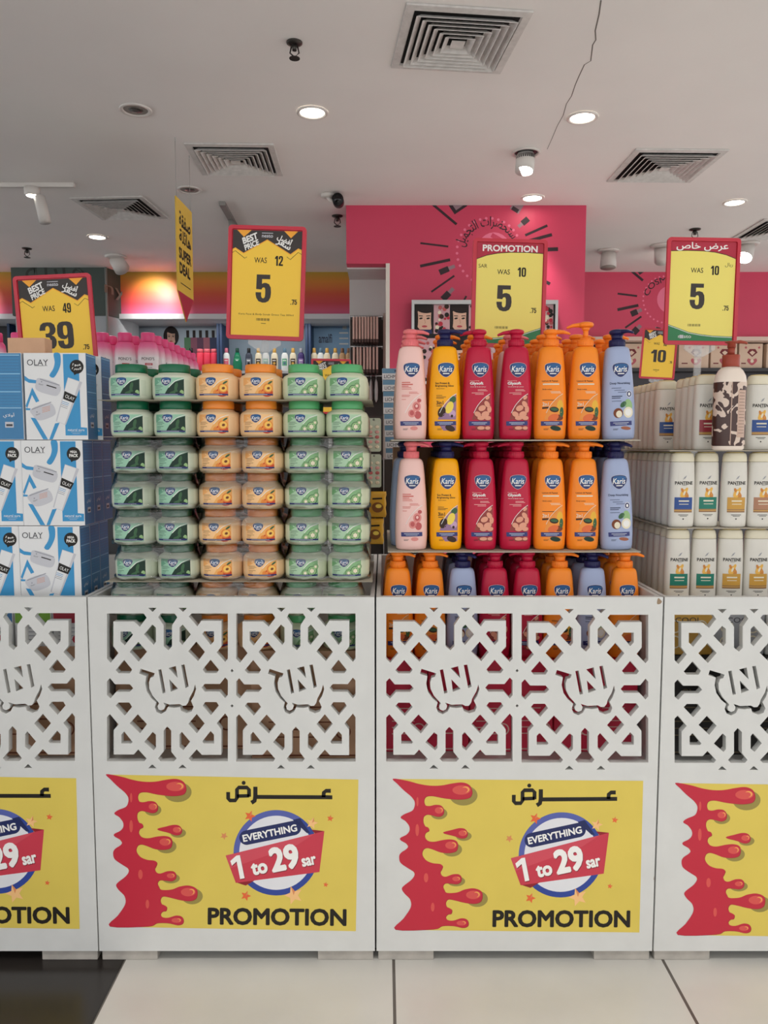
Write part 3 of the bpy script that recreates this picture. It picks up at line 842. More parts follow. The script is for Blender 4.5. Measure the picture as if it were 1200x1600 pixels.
def make_bin(label, pl, pr, tiles, Q, chips=()):
    xl, xr = FX(pl) + .0012, FX(pr) - .0012
    cxm = (xl + xr) / 2
    t = thing('promotion_bin', label, 'display bin', (cxm, Y0, 0), 0, 'white promotion bins with lattice fronts')
    def loc(p): return (p.x - cxm, p.z)
    zt = Z_TOP
    holes = []
    for (tx0, ty0, tx1, ty1) in tiles:
        for hpoly in LATT:
            holes.append([loc(P(tx0 + (x - 48) / 1066 * (tx1 - tx0), ty0 + (y - 80) / 1305 * (ty1 - ty0), Y0)) for x, y in hpoly])
    if len(tiles) == 2:
        mx = (tiles[0][2] + tiles[1][0]) / 2
        for yy in (1048, 1103):
            holes.append([loc(P(mx + a, yy + b, Y0)) for a, b in ((0, -2.6), (2.4, 0), (0, 2.6), (-2.4, 0))])
    w2 = (xr - xl) / 2
    mb = MB()
    mb.prism([[(-w2, Z_BOT), (w2, Z_BOT), (w2, zt), (-w2, zt)]] + holes, 0, TH, 0, 0)
    mb.build('lattice_front', WHITE_PAINT, t)
    for s in (-1, 1):
        a, b = (-w2, -w2 + .010) if s < 0 else (w2 - .010, w2)
        MB().box(a, b, TH + .0005, BIN_D, Z_BOT, zt - .001).build('side_panel', WHITE_PAINT, t)
    MB().box(-w2 + .0105, w2 - .0105, BIN_D - TH, BIN_D, Z_BOT, zt - .001).build('back_panel', WHITE_PAINT, t)
    MB().box(-w2 + .0105, w2 - .0105, TH + .0005, BIN_D - TH - .0005, Z_SHELF - .018, Z_SHELF).build('inner_shelf', WHITE_PAINT, t)
    mf = mat('scuffed foot block', (170, 164, 156), .7, noise=.12, nscale=30)
    for a, b in ((-w2 + .004, -w2 + .135), (w2 - .135, w2 - .004)):
        for c, e in ((.006, .10), (BIN_D - .1, BIN_D - .006)):
            MB().box(a, b, c, e, 0.0, Z_BOT - .0003, bev=.002).build('foot', mf, t)
    d = poster_art()
    def fn(u, v, h):
        a, b = unbil(u, v)
        p = P(*bil(a, b, Q), Y0 - h)
        return (p.x - cxm, p.y - Y0, p.z)
    d.build('promotion_poster', t, fn, eps=.00006, base=.0003)
    for (x, y, r) in chips:
        q = P(x, y, Y0)
        k = Decal(); k.poly(catmull([(r * c * math.cos(g), r * c * 1.3 * math.sin(g)) for g, c in ((0, 1), (.9, .7), (1.9, 1.1), (2.8, .8), (3.9, 1.0), (5.2, .75))], 4), m_wear, 0)
        k.build('paint_chip', t, lambda u, v, h: (min(q.x - cxm + u, w2 - .0005), -h, min(q.z + v, zt - .0005)))
    return t
make_bin('white lattice promotion bin at far left, holding the blue and white gift boxes', -316, 135.5, [(-272, 958, -88, 1189), (-78, 958, 117, 1189)], ((-276, 1209), (119, 1216), (124.5, 1451.5), (-268, 1446)))
make_bin('white lattice promotion bin under the tower of cream jars', 136, 586, [(167, 958.5, 356, 1189.5), (369, 958.5, 555.5, 1190)], SRC_Q)
make_bin('white lattice promotion bin under the coloured pump bottles', 587, 1037, [(603.5, 958.5, 801, 1190), (815, 960.5, 1013, 1191.5)], ((613, 1217), (1005, 1220), (999, 1457), (618, 1453)), [(1030, 940, .006), (1024, 1372, .005)])
make_bin('white lattice promotion bin at far right under the white shampoo bottles', 1038, 1490, [(1054, 960.5, 1252, 1192), (1266, 961, 1464, 1193)], ((1054.5, 1223.5), (1449, 1229), (1441, 1466), (1059, 1461)))

# ================================================================== GOODS: round-shouldered jars
m_logo = mat('deep blue emblem', (16, 32, 94), 0.35)
m_logo2 = mat('bright blue emblem', (20, 86, 142), 0.35)
m_navyband = mat('navy label band', (38, 44, 110), 0.4)
m_rim = mat('silver emblem rim', (206, 212, 222), 0.3)
def shield(cx, cy, w, h):
    q = [(-.50, .18), (-.46, .36), (-.28, .46), (0, .5), (.30, .46), (.48, .34), (.5, .14), (.42, -.12), (.26, -.34), (.06, -.5), (-.14, -.48), (-.34, -.30), (-.46, -.06)]
    return catmull([(cx + a * w, cy + b * h) for a, b in q], 4)
def emblem(d, cx, cy, w, l=3):
    h = w * .74
    d.poly(shield(cx, cy, w * 1.03, h * 1.035), m_rim, l)
    d.poly(shield(cx, cy, w, h), m_logo, l + 1)
    d.poly(shield(cx + w * .02, cy + h * .16, w * .8, h * .55), m_logo2, l + 2)
    d.text('Karis', cx, cy + h * .06, WHITE_INK, w=w * .78, h=h * .42, bold=.012, shear=.18, l=l + 3)
    d.stroke([(cx - w * .2, cy - h * .27), (cx + w * .2, cy - h * .27)], h * .07, WHITE_INK, l + 3)

JR = 0.0495
JPROF = [(0.0, .0415), (.003, .0460), (.007, .0482), (.015, JR), (.042, JR), (.0490, .0482), (.0535, .0450), (.0562, .0400), (.0575, .0368), (.060, .0355)]
JPROF = [(z * 1.055, w) for z, w in JPROF]
JLID = [(.0640, .0350), (.0652, .0360), (.069, .0362), (.0808, .0358), (.0826, .0348), (.0832, .0330)]
JEX = 2.2
def jw(z):
    for (a, b), (c, e) in zip(JPROF, JPROF[1:]):
        if a <= z <= c: return b + (e - b) * (z - a) / (c - a)
    return JPROF[-1][1]
def jar_fn(u, v, h):
    v = v * 1.055
    w = jw(v)
    k = max(0.0, 1 - min(1, abs(u / w)) ** JEX) ** (1 / JEX)
    return (u, -w * k - h, v)
def jar_kind(name, body, lid, lab, photo):
    t = thing('face_scrub_jar', '', 'jar', (0, 0, 0))
    MB().lathe(JPROF, 36, JEX).build('jar_body', body, t)
    k = MB()
    k.lathe(JLID, 40)
    k.build('lid', lid, t)
    d = Decal()
    x0, x1, z0, z1 = -.034, .0335, .0075, .0485
    d.poly(rect(x0, z0, x1, z1), lab[0], 0)
    d.poly([(x0, z1), (x0 + .012, z1), (x0 + .03, z1), (x0, z1 - .018)], lab[1], 1)
    d.poly([(x1, z1 - .003), (x1, z0 + .006), (x0 + .026, z0 + .006), (x0 + .034, z0 + .018), (x0 + .050, z1 - .009)], lab[2], 1)
    photo(d, x0, x1, z0, z1)
    d.poly(rect(x0 + .001, z0 + .003, x1 - .0005, z0 + .0065), m_navyband, 4)
    d.stroke([(-.021, z0 + .0047), (.021, z0 + .0047)], .0008, m_rim, 5)
    for q, (yy, ww) in enumerate(((.032, .016), (.0295, .019), (.0265, .014), (.0225, .017), (.020, .010), (.0165, .008))):
        d.stroke([(x0 + .003, yy), (x0 + .003 + ww, yy)], .0008, lab[3], 3)
    emblem(d, -.0045, .0400, .0235, 4)
    d.stroke([(x1, z1 - .001), (x0 + .050, z1 - .008), (x0 + .036, z0 + .02)], .0012, WHITE_INK, 3, smooth=4)
    # ribbed grip beside the label
    for q in range(12):
        yy = .012 + q * .0028
        d.stroke([(x1 + .0025, yy), (x1 + .0105, yy - .0006)], .0006, lab[4], 1)
    d.build('label', t, jar_fn, cuts_u=frange(-.046, .046, 22), cuts_v=frange(.006, .05, 7), eps=.00008, base=.0005)
    return Stock(t)
m_leaf = mat('dark leaf print', (28, 54, 42), .5); m_leaf2 = mat('leaf print', (60, 98, 66), .5); m_leaf3 = mat('pale leaf print', (150, 186, 130), .5)
m_cream = mat('cream print', (232, 222, 196), .5); m_apr = mat('apricot print', (232, 140, 62), .5); m_apr2 = mat('ripe apricot print', (206, 74, 40), .5); m_apr3 = mat('apricot flesh print', (248, 196, 96), .5); m_stone = mat('apricot stone print', (120, 62, 34), .5)
def ph_tea(d, x0, x1, z0, z1):
    for k, (cx, cy, a) in enumerate(((.018, .02, 40), (.026, .028, 60), (.012, .016, 15), (.025, .014, -20), (.019, .03, 75))):
        d.poly(ell(cx - .001, cy, .0085, .0034, 14, rot=a), (m_leaf2, m_leaf)[k % 2], 2 + k % 2)
    d.poly(ell(.029, .0165, .004, .006, 12), m_leaf3, 3)
def ph_apr(d, x0, x1, z0, z1):
    d.poly(ell(.020, .017, .0125, .0095, 20), m_apr2, 2)
    d.poly(ell(.022, .026, .0105, .0100, 20), m_apr, 3)
    d.poly(ell(.023, .026, .0078, .0074, 18), m_apr3, 3.5)
    d.poly(ell(.0235, .0258, .0034, .0028, 12, rot=20), m_stone, 4)
    d.poly(ell(.008, .0165, .007, .006, 14), m_apr, 2)
    d.poly(ell(.027, .038, .006, .002, 10, rot=35), m_leaf2, 3)
def ph_cuc(d, x0, x1, z0, z1):
    for cx, cy, r in ((.021, .022, .0105), (.006, .0175, .0075), (.029, .031, .006)):
        d.poly(ell(cx, cy, r, n=20), m_leaf2, 2); d.poly(ell(cx, cy, r * .86, n=20), m_leaf3, 3); d.poly(ell(cx, cy, r * .45, n=14), m_cream, 3.5)
        for q in range(6): d.poly(ell(cx + r * .5 * math.cos(q * 1.05), cy + r * .5 * math.sin(q * 1.05), r * .10, n=6), m_leaf2, 4)
JK = [
 jar_kind('tea', mat('pale sage plastic', (212, 219, 198), .35, sss=.1), mat('dark green lid', (8, 100, 66), .35),
   [mat('mint label', (150, 196, 168), .4), mat('mid green label', (104, 164, 134), .4), m_leaf, mat('dark green print', (44, 84, 66), .5), mat('sage rib', (168, 186, 160), .45)], ph_tea),
 jar_kind('apricot', mat('peach plastic', (244, 206, 160), .35), mat('orange lid', (240, 140, 44), .35),
   [mat('peach label', (248, 198, 138), .4), mat('deep peach label', (240, 170, 96), .4), mat('apricot ground print', (240, 176, 100), .5), mat('brown print', (130, 82, 40), .5), mat('peach rib', (224, 180, 134), .45)], ph_apr),
 jar_kind('cucumber', mat('pale cream green plastic', (212, 220, 190), .35), mat('light green lid', (84, 170, 108), .35),
   [mat('pale green label', (172, 204, 170), .4), mat('fern label', (112, 168, 112), .4), mat('cucumber ground print', (134, 178, 128), .5), mat('green print', (62, 96, 70), .5), mat('cream rib', (184, 192, 164), .45)], ph_cuc),
]
LIDN = ['dark green', 'orange', 'light green']
JROWS = [  # (base y in the photo, column x)
 (625.5, (195, 263.5, 333.5, 400.5, 470, 536)), (685.5, (197.5, 264.5, 333, 400.5, 468, 534)), (741, (201, 268, 337.5, 405, 471, 540)),
 (797, (199, 269, 338, 406, 475, 541)), (852, (201, 268, 337.5, 406, 475.5, 541)), (907.5, (205, 271, 340, 407.5, 475.5, 541)), (963, (203, 268, 338, 405, 473, 538)), (1019, (203, 268, 338, 405, 473, 538))]
YJ = 1.805
JGAP = .1035
jz = []
zrow = [zof(r[0], YJ - JR) for r in JROWS]
# settle the rows on one another: every board and film pack carries the next
JH = .0832
pitch = (zrow[0] - zrow[6]) / 6
for k in range(8): jz.append(zrow[0] - pitch * k)
rown = ['top row', 'second row', 'third row', 'fourth row', 'fifth row', 'sixth row', 'row half hidden by bin edge', 'row behind the lattice']
def jx(px, py): return P(px, py, YJ - JR).x
jar_x = {}
for r, (by, xs) in enumerate(JROWS):
    for c, px in enumerate(xs):
        jar_x[(r, c)] = jx(px, by - 25) - (.008 if r > 5 else 0)
for r in range(8):      # keep neighbours in a row apart
    for c in range(1, 6):
        if jar_x[(r, c)] - jar_x[(r, c - 1)] < 2 * JR + .0008:
            jar_x[(r, c)] = jar_x[(r, c - 1)] + 2 * JR + .0008
for r in range(8):
    for c in range(6):
        for k in range(3):
            if k == 1 and r > 5: continue
            if k == 2 and not (c == 5 and r < 6): continue
            side = 'left' if c % 2 == 0 else 'right'
            lab = f'{LIDN[c // 2]} lidded scrub jar, {side} of its pair, {rown[r]}'
            if k: lab = f'{LIDN[c // 2]} lidded scrub jar {"right behind" if k == 1 else "second behind"} the {side} front jar, {rown[r]}'
            y = YJ + k * JGAP + random.uniform(-.001, .001) * (k == 0)
            o = JK[c // 2].put(lab, (jar_x[(r, c)], y, jz[r] + .0002), random.uniform(-.06, .06) - .03)
            o['group'] = f'{LIDN[c // 2]} lidded scrub jars'
# cardboard trays under the jars
m_tray = mat('grey cardboard sheet', (176, 168, 152), .8, noise=.06, nscale=25)
def tray(label, x0, x1, y0, y1, z, th, curl=0.0, name='cardboard_sheet'):
    n = 10
    vs = []; fs = []
    for i in range(n + 1):
        f = i / n
        x = x0 + (x1 - x0) * f
        dz = curl * (abs(f - .5) * 2) ** 4
        vs += [(x, y0, z + dz), (x, y1, z + dz), (x, y1, z + th + dz), (x, y0, z + th + dz)]
    for i in range(n):
        a = i * 4; b = a + 4
        for q in range(4): fs.append((a + q, a + (q + 1) % 4, b + (q + 1) % 4, b + q))
    fs.append((0, 3, 2, 1)); fs.append((n * 4, n * 4 + 1, n * 4 + 2, n * 4 + 3))
    return tag(MB().add(vs, fs).build(name, m_tray), label, 'cardboard sheet', 'cardboard sheets between the layers')
xl = jar_x[(1, 0)] - JR - .006; xr_ = jar_x[(1, 5)] + JR + .01
gap = pitch - JH
tw = [None] * 8
for r, nm in ((0, 'top row'), (1, 'second row'), (5, 'sixth row')):
    tray(f'grey cardboard sheet under the {nm} of jars', xl - (.004 if r == 0 else 0), xr_, YJ - JR - .012, YJ + 2 * JGAP + JR, jz[r] - min(gap, .005) + .0001, min(gap, .005) - .0003)

# clear shrink film round the pairs of jars
mf = bpy.data.materials.new('clear shrink film'); mf.use_nodes = True
nt = mf.node_tree; nt.nodes.remove(nt.nodes['Principled BSDF'])
out = nt.nodes['Material Output']
tr = nt.nodes.new('ShaderNodeBsdfTransparent'); gl = nt.nodes.new('ShaderNodeBsdfGlossy'); mx = nt.nodes.new('ShaderNodeMixShader')
tr.inputs[0].default_value = (.97, .98, .97, 1); gl.inputs['Roughness'].default_value = .08
fr = nt.nodes.new('ShaderNodeFresnel'); fr.inputs[0].default_value = 1.6
ad = nt.nodes.new('ShaderNodeMath'); ad.operation = 'MULTIPLY_ADD'; ad.inputs[1].default_value = 1.7; ad.inputs[2].default_value = .02
tc = nt.nodes.new('ShaderNodeTexCoord'); mp = nt.nodes.new('ShaderNodeMapping'); mp.inputs['Scale'].default_value = (30, 30, 110)
no = nt.nodes.new('ShaderNodeTexNoise'); no.inputs['Scale'].default_value = 1.0; no.inputs['Detail'].default_value = 4; no.inputs['Distortion'].default_value = 1.2
bp = nt.nodes.new('ShaderNodeBump'); bp.inputs['Strength'].default_value = 0.9; bp.inputs['Distance'].default_value = .004
nt.links.new(tc.outputs['Object'], mp.inputs[0]); nt.links.new(mp.outputs[0], no.inputs['Vector']); nt.links.new(no.outputs['Fac'], bp.inputs['Height'])
nt.links.new(bp.outputs[0], gl.inputs['Normal']); nt.links.new(bp.outputs[0], fr.inputs['Normal'])
nt.links.new(fr.outputs[0], ad.inputs[0]); nt.links.new(ad.outputs[0], mx.inputs[0]); nt.links.new(tr.outputs[0], mx.inputs[1]); nt.links.new(gl.outputs[0], mx.inputs[2]); nt.links.new(mx.outputs[0], out.inputs[0])
def film(label, xa, xb, z):
    """sleeve round a pair: a drawn-in band from shoulder to lids and a gathered roll at the foot, open over the labels"""
    def loop(off, n=14):
        pts = []
        for i in range(n + 1):
            a = -PI / 2 + PI * i / n; pts.append((xb + math.copysign(abs(math.cos(a)) ** (2 / JEX), math.cos(a)) * off, math.copysign(abs(math.sin(a)) ** (2 / JEX), math.sin(a)) * off))
        for i in range(n + 1):
            a = PI / 2 + PI * i / n; pts.append((xa + math.copysign(abs(math.cos(a)) ** (2 / JEX), math.cos(a)) * off, math.copysign(abs(math.sin(a)) ** (2 / JEX), math.sin(a)) * off))
        # front and back runs get points between
        out = []
        m = len(pts)
        for i, p in enumerate(pts):
            q = pts[(i + 1) % m]
            d = math.hypot(q[0] - p[0], q[1] - p[1])
            k = max(1, int(d / .008))
            for j in range(k): out.append((p[0] + (q[0] - p[0]) * j / k, p[1] + (q[1] - p[1]) * j / k))
        return out
    k = MB()
    def band(rows):
        base = loop(1.0 * rows[0][1])
        n = len(base)
        vs = []
        ph = [random.uniform(0, 6) for _ in range(6)]
        for r, (zz, off, wr) in enumerate(rows):
            L = loop(off)
            L = [L[min(len(L) - 1, int(i * len(L) / n))] for i in range(n)]
            for i, p in enumerate(L):
                wv = wr * (math.sin(i * .9 + ph[0] + r) + .7 * math.sin(i * 2.3 + ph[1] - r * 1.7) + 1.7)
                s = 1 + wv * 3.0
                wv, s = (wv * .25, s) if p[1] < 0 else (0, 1)
                vs.append(((xa + xb) / 2 + (p[0] - (xa + xb) / 2) * (1 + wv), p[1] * s, zz + wr * .5 * math.sin(i * 1.3 + ph[2])))
        fs = [(r * n + i, r * n + (i + 1) % n, (r + 1) * n + (i + 1) % n, (r + 1) * n + i) for r in range(len(rows) - 1) for i in range(n)]
        k.add(vs, fs, 0, True)
    R = JR + .0030
    band([(.0015, R - .004, .0), (.004, R, .006), (.0085, R + .0005, .008), (.012, R, .003)])
    band([(.046, R, .001), (.0560, R - .004, .003), (.064, R - .007, .005), (.072, R - .009, .005), (.0800, R - .010, .001), (.0826, R - .0125, .0)])
    o = k.build('shrink_film', mf, None, (0, YJ, z))
    return tag(o, label, 'plastic film', 'clear films round the jar pairs')
for r in range(2, 6):
    for c in (0, 2, 4):
        film(f'crinkled clear film round the pair of {LIDN[c // 2]} lidded jars, {rown[r]}', jar_x[(r, c)], jar_x[(r, c + 1)], jz[r])
for c in (0, 2, 4):
    film(f'crinkled clear film round the {LIDN[c // 2]} lidded jars at the bin edge', jar_x[(6, c)], jar_x[(6, c + 1)], jz[6])

# ================================================================== GOODS: pump bottles
BPROF = [(0.0, .0355, .022), (.003, .0385, .0245), (.012, .0400, .0260), (.035, .0412, .0268), (.075, .0410, .0266), (.115, .0392, .0256), (.150, .0366, .0242), (.180, .0340, .0226), (.198, .0318, .0212), (.2085, .0300, .0202), (.2140, .0274, .0190), (.2172, .0225, .0170), (.2186, .0170, .0150)]
BPROF = [(z, w * .938, dd) for z, w, dd in BPROF]
BEX = 2.5
def bwd(z):
    for (a, b, c), (e, f, g) in zip(BPROF, BPROF[1:]):
        if a <= z <= e: return b + (f - b) * (z - a) / (e - a), c + (g - c) * (z - a) / (e - a)
    return BPROF[-1][1], BPROF[-1][2]
def bottle_fn(u, v, h):
    v = v * 1.17
    w, dp = bwd(v)
    k = max(0.0, 1 - min(1, abs(u / w)) ** BEX) ** (1 / BEX)
    return (u, -dp * k - h, v)
def pump(t, m, turn=0.0, lift=0.0):
    k = MB()
    k.lathe([(.2188, .0178), (.2200, .0186), (.2330, .0184), (.2345, .0176)], 28)
    for i in range(28):
        a = 2 * PI * i / 28
        k.tube([(math.cos(a) * .0184, math.sin(a) * .0184, .2205), (math.cos(a) * .0183, math.sin(a) * .0183, .2325)], .0007, 4)
    k.build('screw_collar', m, t)
    k = MB()
    if lift:
        k.lathe([(.2346, .0062), (.2346 + lift + .012, .0060)], 16)
        k.lathe([(.2346, .0125), (.2390, .0122), (.2395, .009)], 20)
    z0 = .2347 + lift
    if not lift: k.lathe([(z0, .0128), (z0 + .0055, .0125), (z0 + .012, .0142)], 24)
    else: k.lathe([(z0 + .004, .0068), (z0 + .012, .011)], 20)
    k.lathe([(z0 + .0122, .0150), (z0 + .0150, .0178), (z0 + .0190, .0184), (z0 + .0222, .0160), (z0 + .0240, .0105), (z0 + .0246, .004)], 28)
    c, s_ = math.cos(turn), math.sin(turn)
    pts = [(0, 0, z0 + .0172), (c * .016, s_ * .016, z0 + .0178), (c * .030, s_ * .030, z0 + .0166), (c * .041, s_ * .041, z0 + .0130), (c * .044, s_ * .044, z0 + .0112)]
    k.tube(pts, [.0085, .0085, .0068, .0048, .0040], 14, squash=.62)
    k.build('pump_head', m, t)
m_txt_w = WHITE_INK
def lines(d, rows, m, l=3):
    for (x, y, w_, hh) in rows: d.stroke([(x, y), (x + w_, y)], hh, m, l)
QL = [(-.017, .040), (.026, .040), (.026, .0905), (.014, .083), (-.002, .068), (-.012, .053)]
def bottle_kind(body, pm, art, turn, lift=0.0):
    t = thing('lotion_pump_bottle', '', 'pump bottle', (0, 0, 0))
    MB().lathe(BPROF, 40, BEX).build('bottle_body', body, t)
    pump(t, pm, turn, lift)
    d = Decal()
    emblem(d, .002, .139, .0375, 3)
    art(d)
    d.poly([(-.024, .0275), (.0265, .0285), (.026, .0370), (-.0245, .0365)], m_navyband, 7)
    d.stroke([(-.0175, .0335), (.0185, .0335)], .0010, m_rim, 8); d.stroke([(-.0135, .0307), (.0145, .0307)], .0008, m_rim, 8)
    lines(d, [(-.018, .0215, .012, .0007), (-.018, .0195, .010, .0007)], INK, 3)
    d.build('label', t, bottle_fn, cuts_u=frange(-.036, .036, 14), cuts_v=frange(.01, .16, 12), eps=.00007, base=.0004)
    return t
def picture(d, ground, blobs, edge=WHITE_INK):
    d.poly(QL, ground, 2)
    d.poly([(-.004, .018), (.026, .018), (.026, .0275), (-.012, .0275)], ground, 2)
    for cx, cy, rx, ry, rot, m, l in blobs:
        d.poly(ell(cx, cy, rx, ry, 16, rot=rot), m, l)
    d.stroke([(.026, .0915), (.013, .0840), (-.003, .0690), (-.013, .0530)], .0011, edge, 6, smooth=4)
m_cor = mat('coral print', (206, 96, 86), .5); m_rose = mat('rose print', (222, 140, 134), .5); m_rose2 = mat('deep rose print', (192, 92, 92), .5); m_rose3 = mat('pale rose print', (240, 196, 188), .5)
def art_pink(d):
    lines(d, [(-.021, .1140, .020, .0016), (-.021, .1100, .026, .0022), (-.021, .1065, .016, .0014), (-.021, .1035, .022, .0010), (-.021, .1005, .024, .0009), (-.004, .0945, .020, .0009), (-.004, .0920, .023, .0009), (-.021, .0885, .020, .0009), (-.021, .0858, .018, .0009), (-.021, .0800, .010, .0009)], m_cor)
    picture(d, m_rose3, [(.014, .066, .010, .010, 0, m_rose, 3), (.003, .052, .009, .008, 0, m_rose, 3), (.017, .049, .008, .008, 0, m_rose2, 3), (.014, .066, .006, .006, 0, m_rose2, 4), (.014, .067, .003, .003, 0, m_rose3, 5), (.003, .053, .005, .005, 0, m_rose2, 4), (.020, .078, .005, .004, 0, m_rose2, 3), (.008, .0225, .009, .004, 0, m_rose, 3)])
m_yl = mat('lemon print', (240, 212, 90), .5); m_pur = mat('lilac print', (152, 118, 150), .5); m_dkb = mat('dark brown print', (58, 38, 28), .5)
def art_yellow(d):
    d.text('Sun Protect &', -.0065, .1125, INK, w=.033, h=.0040, bold=.02, l=3); d.text('Brightening Glow', -.0015, .1068, INK, w=.043, h=.0046, bold=.02, l=3)
    d.text('Body Lotion', -.011, .1015, INK, w=.018, h=.0028, l=3)
    lines(d, [(-.021, .0880, .014, .0009), (-.021, .0850, .023, .0009), (-.021, .0825, .018, .0008)], INK)
    d.text('3in1', -.0125, .0735, INK, w=.016, h=.0075, bold=.02, l=5)
    lines(d, [(-.020, .0672, .012, .0012)], INK, 5)
    picture(d, m_pur, [(.010, .064, .0085, .013, -30, m_yl, 4), (.018, .080, .008, .0065, 20, m_leaf2, 3), (-.008, .055, .0085, .011, -35, m_dkb, 4), (.017, .052, .008, .007, 0, mat('lilac petal print', (196, 160, 190), .5), 3), (.002, .047, .008, .006, 0, m_pur, 4), (.016, .047, .003, .003, 0, m_dkb, 5), (.012, .0225, .012, .006, -15, m_dkb, 3)])
m_alm = mat('almond print', (226, 158, 132), .5); m_alm2 = mat('almond edge print', (126, 52, 44), .5)
def art_red(d):
    d.text('Moisturizing', -.0115, .1170, m_rose3, w=.021, h=.0026, l=3)
    d.text('Glysoft', -.0065, .1115, WHITE_INK, w=.031, h=.0074, bold=.03, l=3); d.text('Hand & Body Lotion', -.003, .1050, WHITE_INK, w=.036, h=.0024, l=3)
    lines(d, [(-.004, .0995, .020, .0008), (-.004, .0972, .023, .0008), (-.018, .0930, .028, .0009), (-.010, .0902, .020, .0008)], m_rose3)
    blobs = []
    for i, (cx, cy, rx, ry, rot) in enumerate(((.006, .062, .010, .0065, 15), (.018, .070, .009, .006, -40), (-.004, .050, .009, .006, -20), (.014, .050, .0105, .0068, 10), (.019, .083, .006, .004, 30), (.0235, .060, .006, .008, 0), (.004, .0425, .010, .005, 0), (.020, .0425, .009, .005, 0), (.004, .0225, .010, .004, 0), (.020, .0225, .007, .004, 0))):
        blobs += [(cx, cy, rx, ry, rot, m_alm2, 3 + .5 * (i % 2)), (cx + .0004, cy + .0006, rx * .9, ry * .88, rot, m_alm, 4 + .5 * (i % 2))]
    picture(d, mat('almond ground print', (150, 66, 62), .5), blobs)
m_pap = mat('papaya print', (226, 110, 60), .5); m_pap2 = mat('papaya skin print', (232, 178, 62), .5)
def art_orange(d):
    d.text('Lemon & Papaya', -.0045, .1165, m_dkb, w=.037, h=.0038, bold=.02, l=3); d.stroke([(-.021, .1105), (.017, .1105)], .0026, m_cream, 3)
    d.text('Body Lotion', -.011, .1000, m_dkb, w=.021, h=.0030, bold=.01, l=3)
    lines(d, [(-.004, .0955, .024, .0009), (-.002, .0930, .024, .0009)], m_cream)
    lines(d, [(-.022, (.0787), .030, .0010), (-.022, .0788, .024, .0010)], m_dkb)
    d.text('2in1', -.0145, .0705, m_cream, w=.014, h=.0075, bold=.02, l=5)
    d.stroke([(-.022, .0628), (-.007, .0638)], .0035, m_dkb, 5)
    picture(d, mat('warm ground print', (236, 148, 66), .5), [(.006, .060, .011, .0055, -5, m_dkb, 4), (.006, .0605, .009, .003, -5, m_leaf2, 5), (.020, .066, .008, .013, 0, m_pap2, 3), (.024, .055, .005, .010, 0, m_leaf2, 4), (.004, .044, .013, .007, 15, m_pap, 4), (.018, .044, .010, .006, 0, m_stone, 3), (.010, .0225, .013, .005, -8, m_leaf, 3)], edge=m_cream)
def art_blue(d):
    d.text('Deep Nourishing', 0, .1120, mat('slate print', (60, 66, 90), .5), w=.047, h=.0056, bold=.02, l=3)
    lines(d, [(-.020, .1030, .022, .0009), (-.014, .0985, .024, .0009), (-.006, .0945, .022, .0009), (-.020, .0865, .024, .0018), (-.020, .0830, .020, .0015), (-.020, .0770, .022, .0009)], mat('slate print', (60, 66, 90), .5))
    d.poly(ell(.0205, .0905, .0068, n=18), WHITE_INK, 3); d.poly(ell(.0205, .0905, .0058, n=18), m_logo, 4); d.poly(ell(.0205, .0905, .0028, .0034, n=10), WHITE_INK, 5)
    for q in [(.019, .069, .009, .012, 20, m_leaf3, 3), (.006, .070, .008, .005, 35, m_leaf2, 3), (.018, .054, .012, .011, 0, m_cream, 4), (.018, .054, .008, .007, 0, WHITE_INK, 5), (-.006, .053, .011, .010, 0, m_stone, 4), (-.004, .051, .007, .007, 0, m_cream, 5), (.012, .0225, .012, .0035, -6, mat('nut shell print', (160, 96, 72), .5), 3)]:
        d.poly(ell(q[0], q[1], q[2], q[3], 16, rot=q[4]), q[5], q[6])
mb_pink = mat('blush plastic', (242, 198, 190), .3); mp_pink = mat('coral pink plastic', (234, 120, 124), .35)
mb_yel = mat('golden yellow plastic', (252, 172, 0), .3); mp_navy = mat('navy plastic', (34, 34, 80), .3)
mb_red = mat('crimson plastic', (190, 24, 60), .3); mb_org = mat('orange plastic', (250, 140, 34), .3); mp_org = mat('bright orange plastic', (255, 136, 40), .35); mb_blue = mat('lavender blue plastic', (162, 174, 206), .3)
KK = {
 'pink': Stock(bottle_kind(mb_pink, mp_pink, art_pink, -.25)), 'yellow': Stock(bottle_kind(mb_yel, mp_navy, art_yellow, -.5)),
 'crimson': Stock(bottle_kind(mb_red, mb_red, art_red, PI - .2)), 'orange': Stock(bottle_kind(mb_org, mp_org, art_orange, -.35)),
 'lavender': Stock(bottle_kind(mb_blue, mp_navy, art_blue, -.9)),
}
raised = Stock(bottle_kind(mb_org, mp_org, art_orange, PI - .15, lift=.017))
capn = {'pink': 'blush pink', 'yellow': 'yellow', 'crimson': 'crimson', 'orange': 'orange', 'lavender': 'lavender blue'}
def put_bottle(kind, label, loc, rz=0.0, ry=0.0):
    o = (raised if kind == 'raised' else KK[kind]).put(label, loc, rz, 0, ry)
    o['group'] = f"{capn['orange' if kind == 'raised' else kind]} pump bottles"
    return o
YK = 1.845
zK1 = zof(687, YK - .026); 
KP = .2628
zK2 = zK1 - KP; zK3 = zK2 - KP
row1 = [('pink', 642), ('yellow', 696), ('crimson', 749), ('crimson', 808), ('orange', 862.5), ('raised', 917), ('lavender', 972)]
row2 = [('pink', 643), ('yellow', 698), ('crimson', 753), ('crimson', 808), ('orange', 862), ('orange', 914.5), ('lavender', 969)]
row3 = [('orange', 629), ('orange', 679), ('lavender', 735), ('crimson', 790), ('crimson', 842), ('orange', 891), ('lavender', 937), ('orange', 985)]
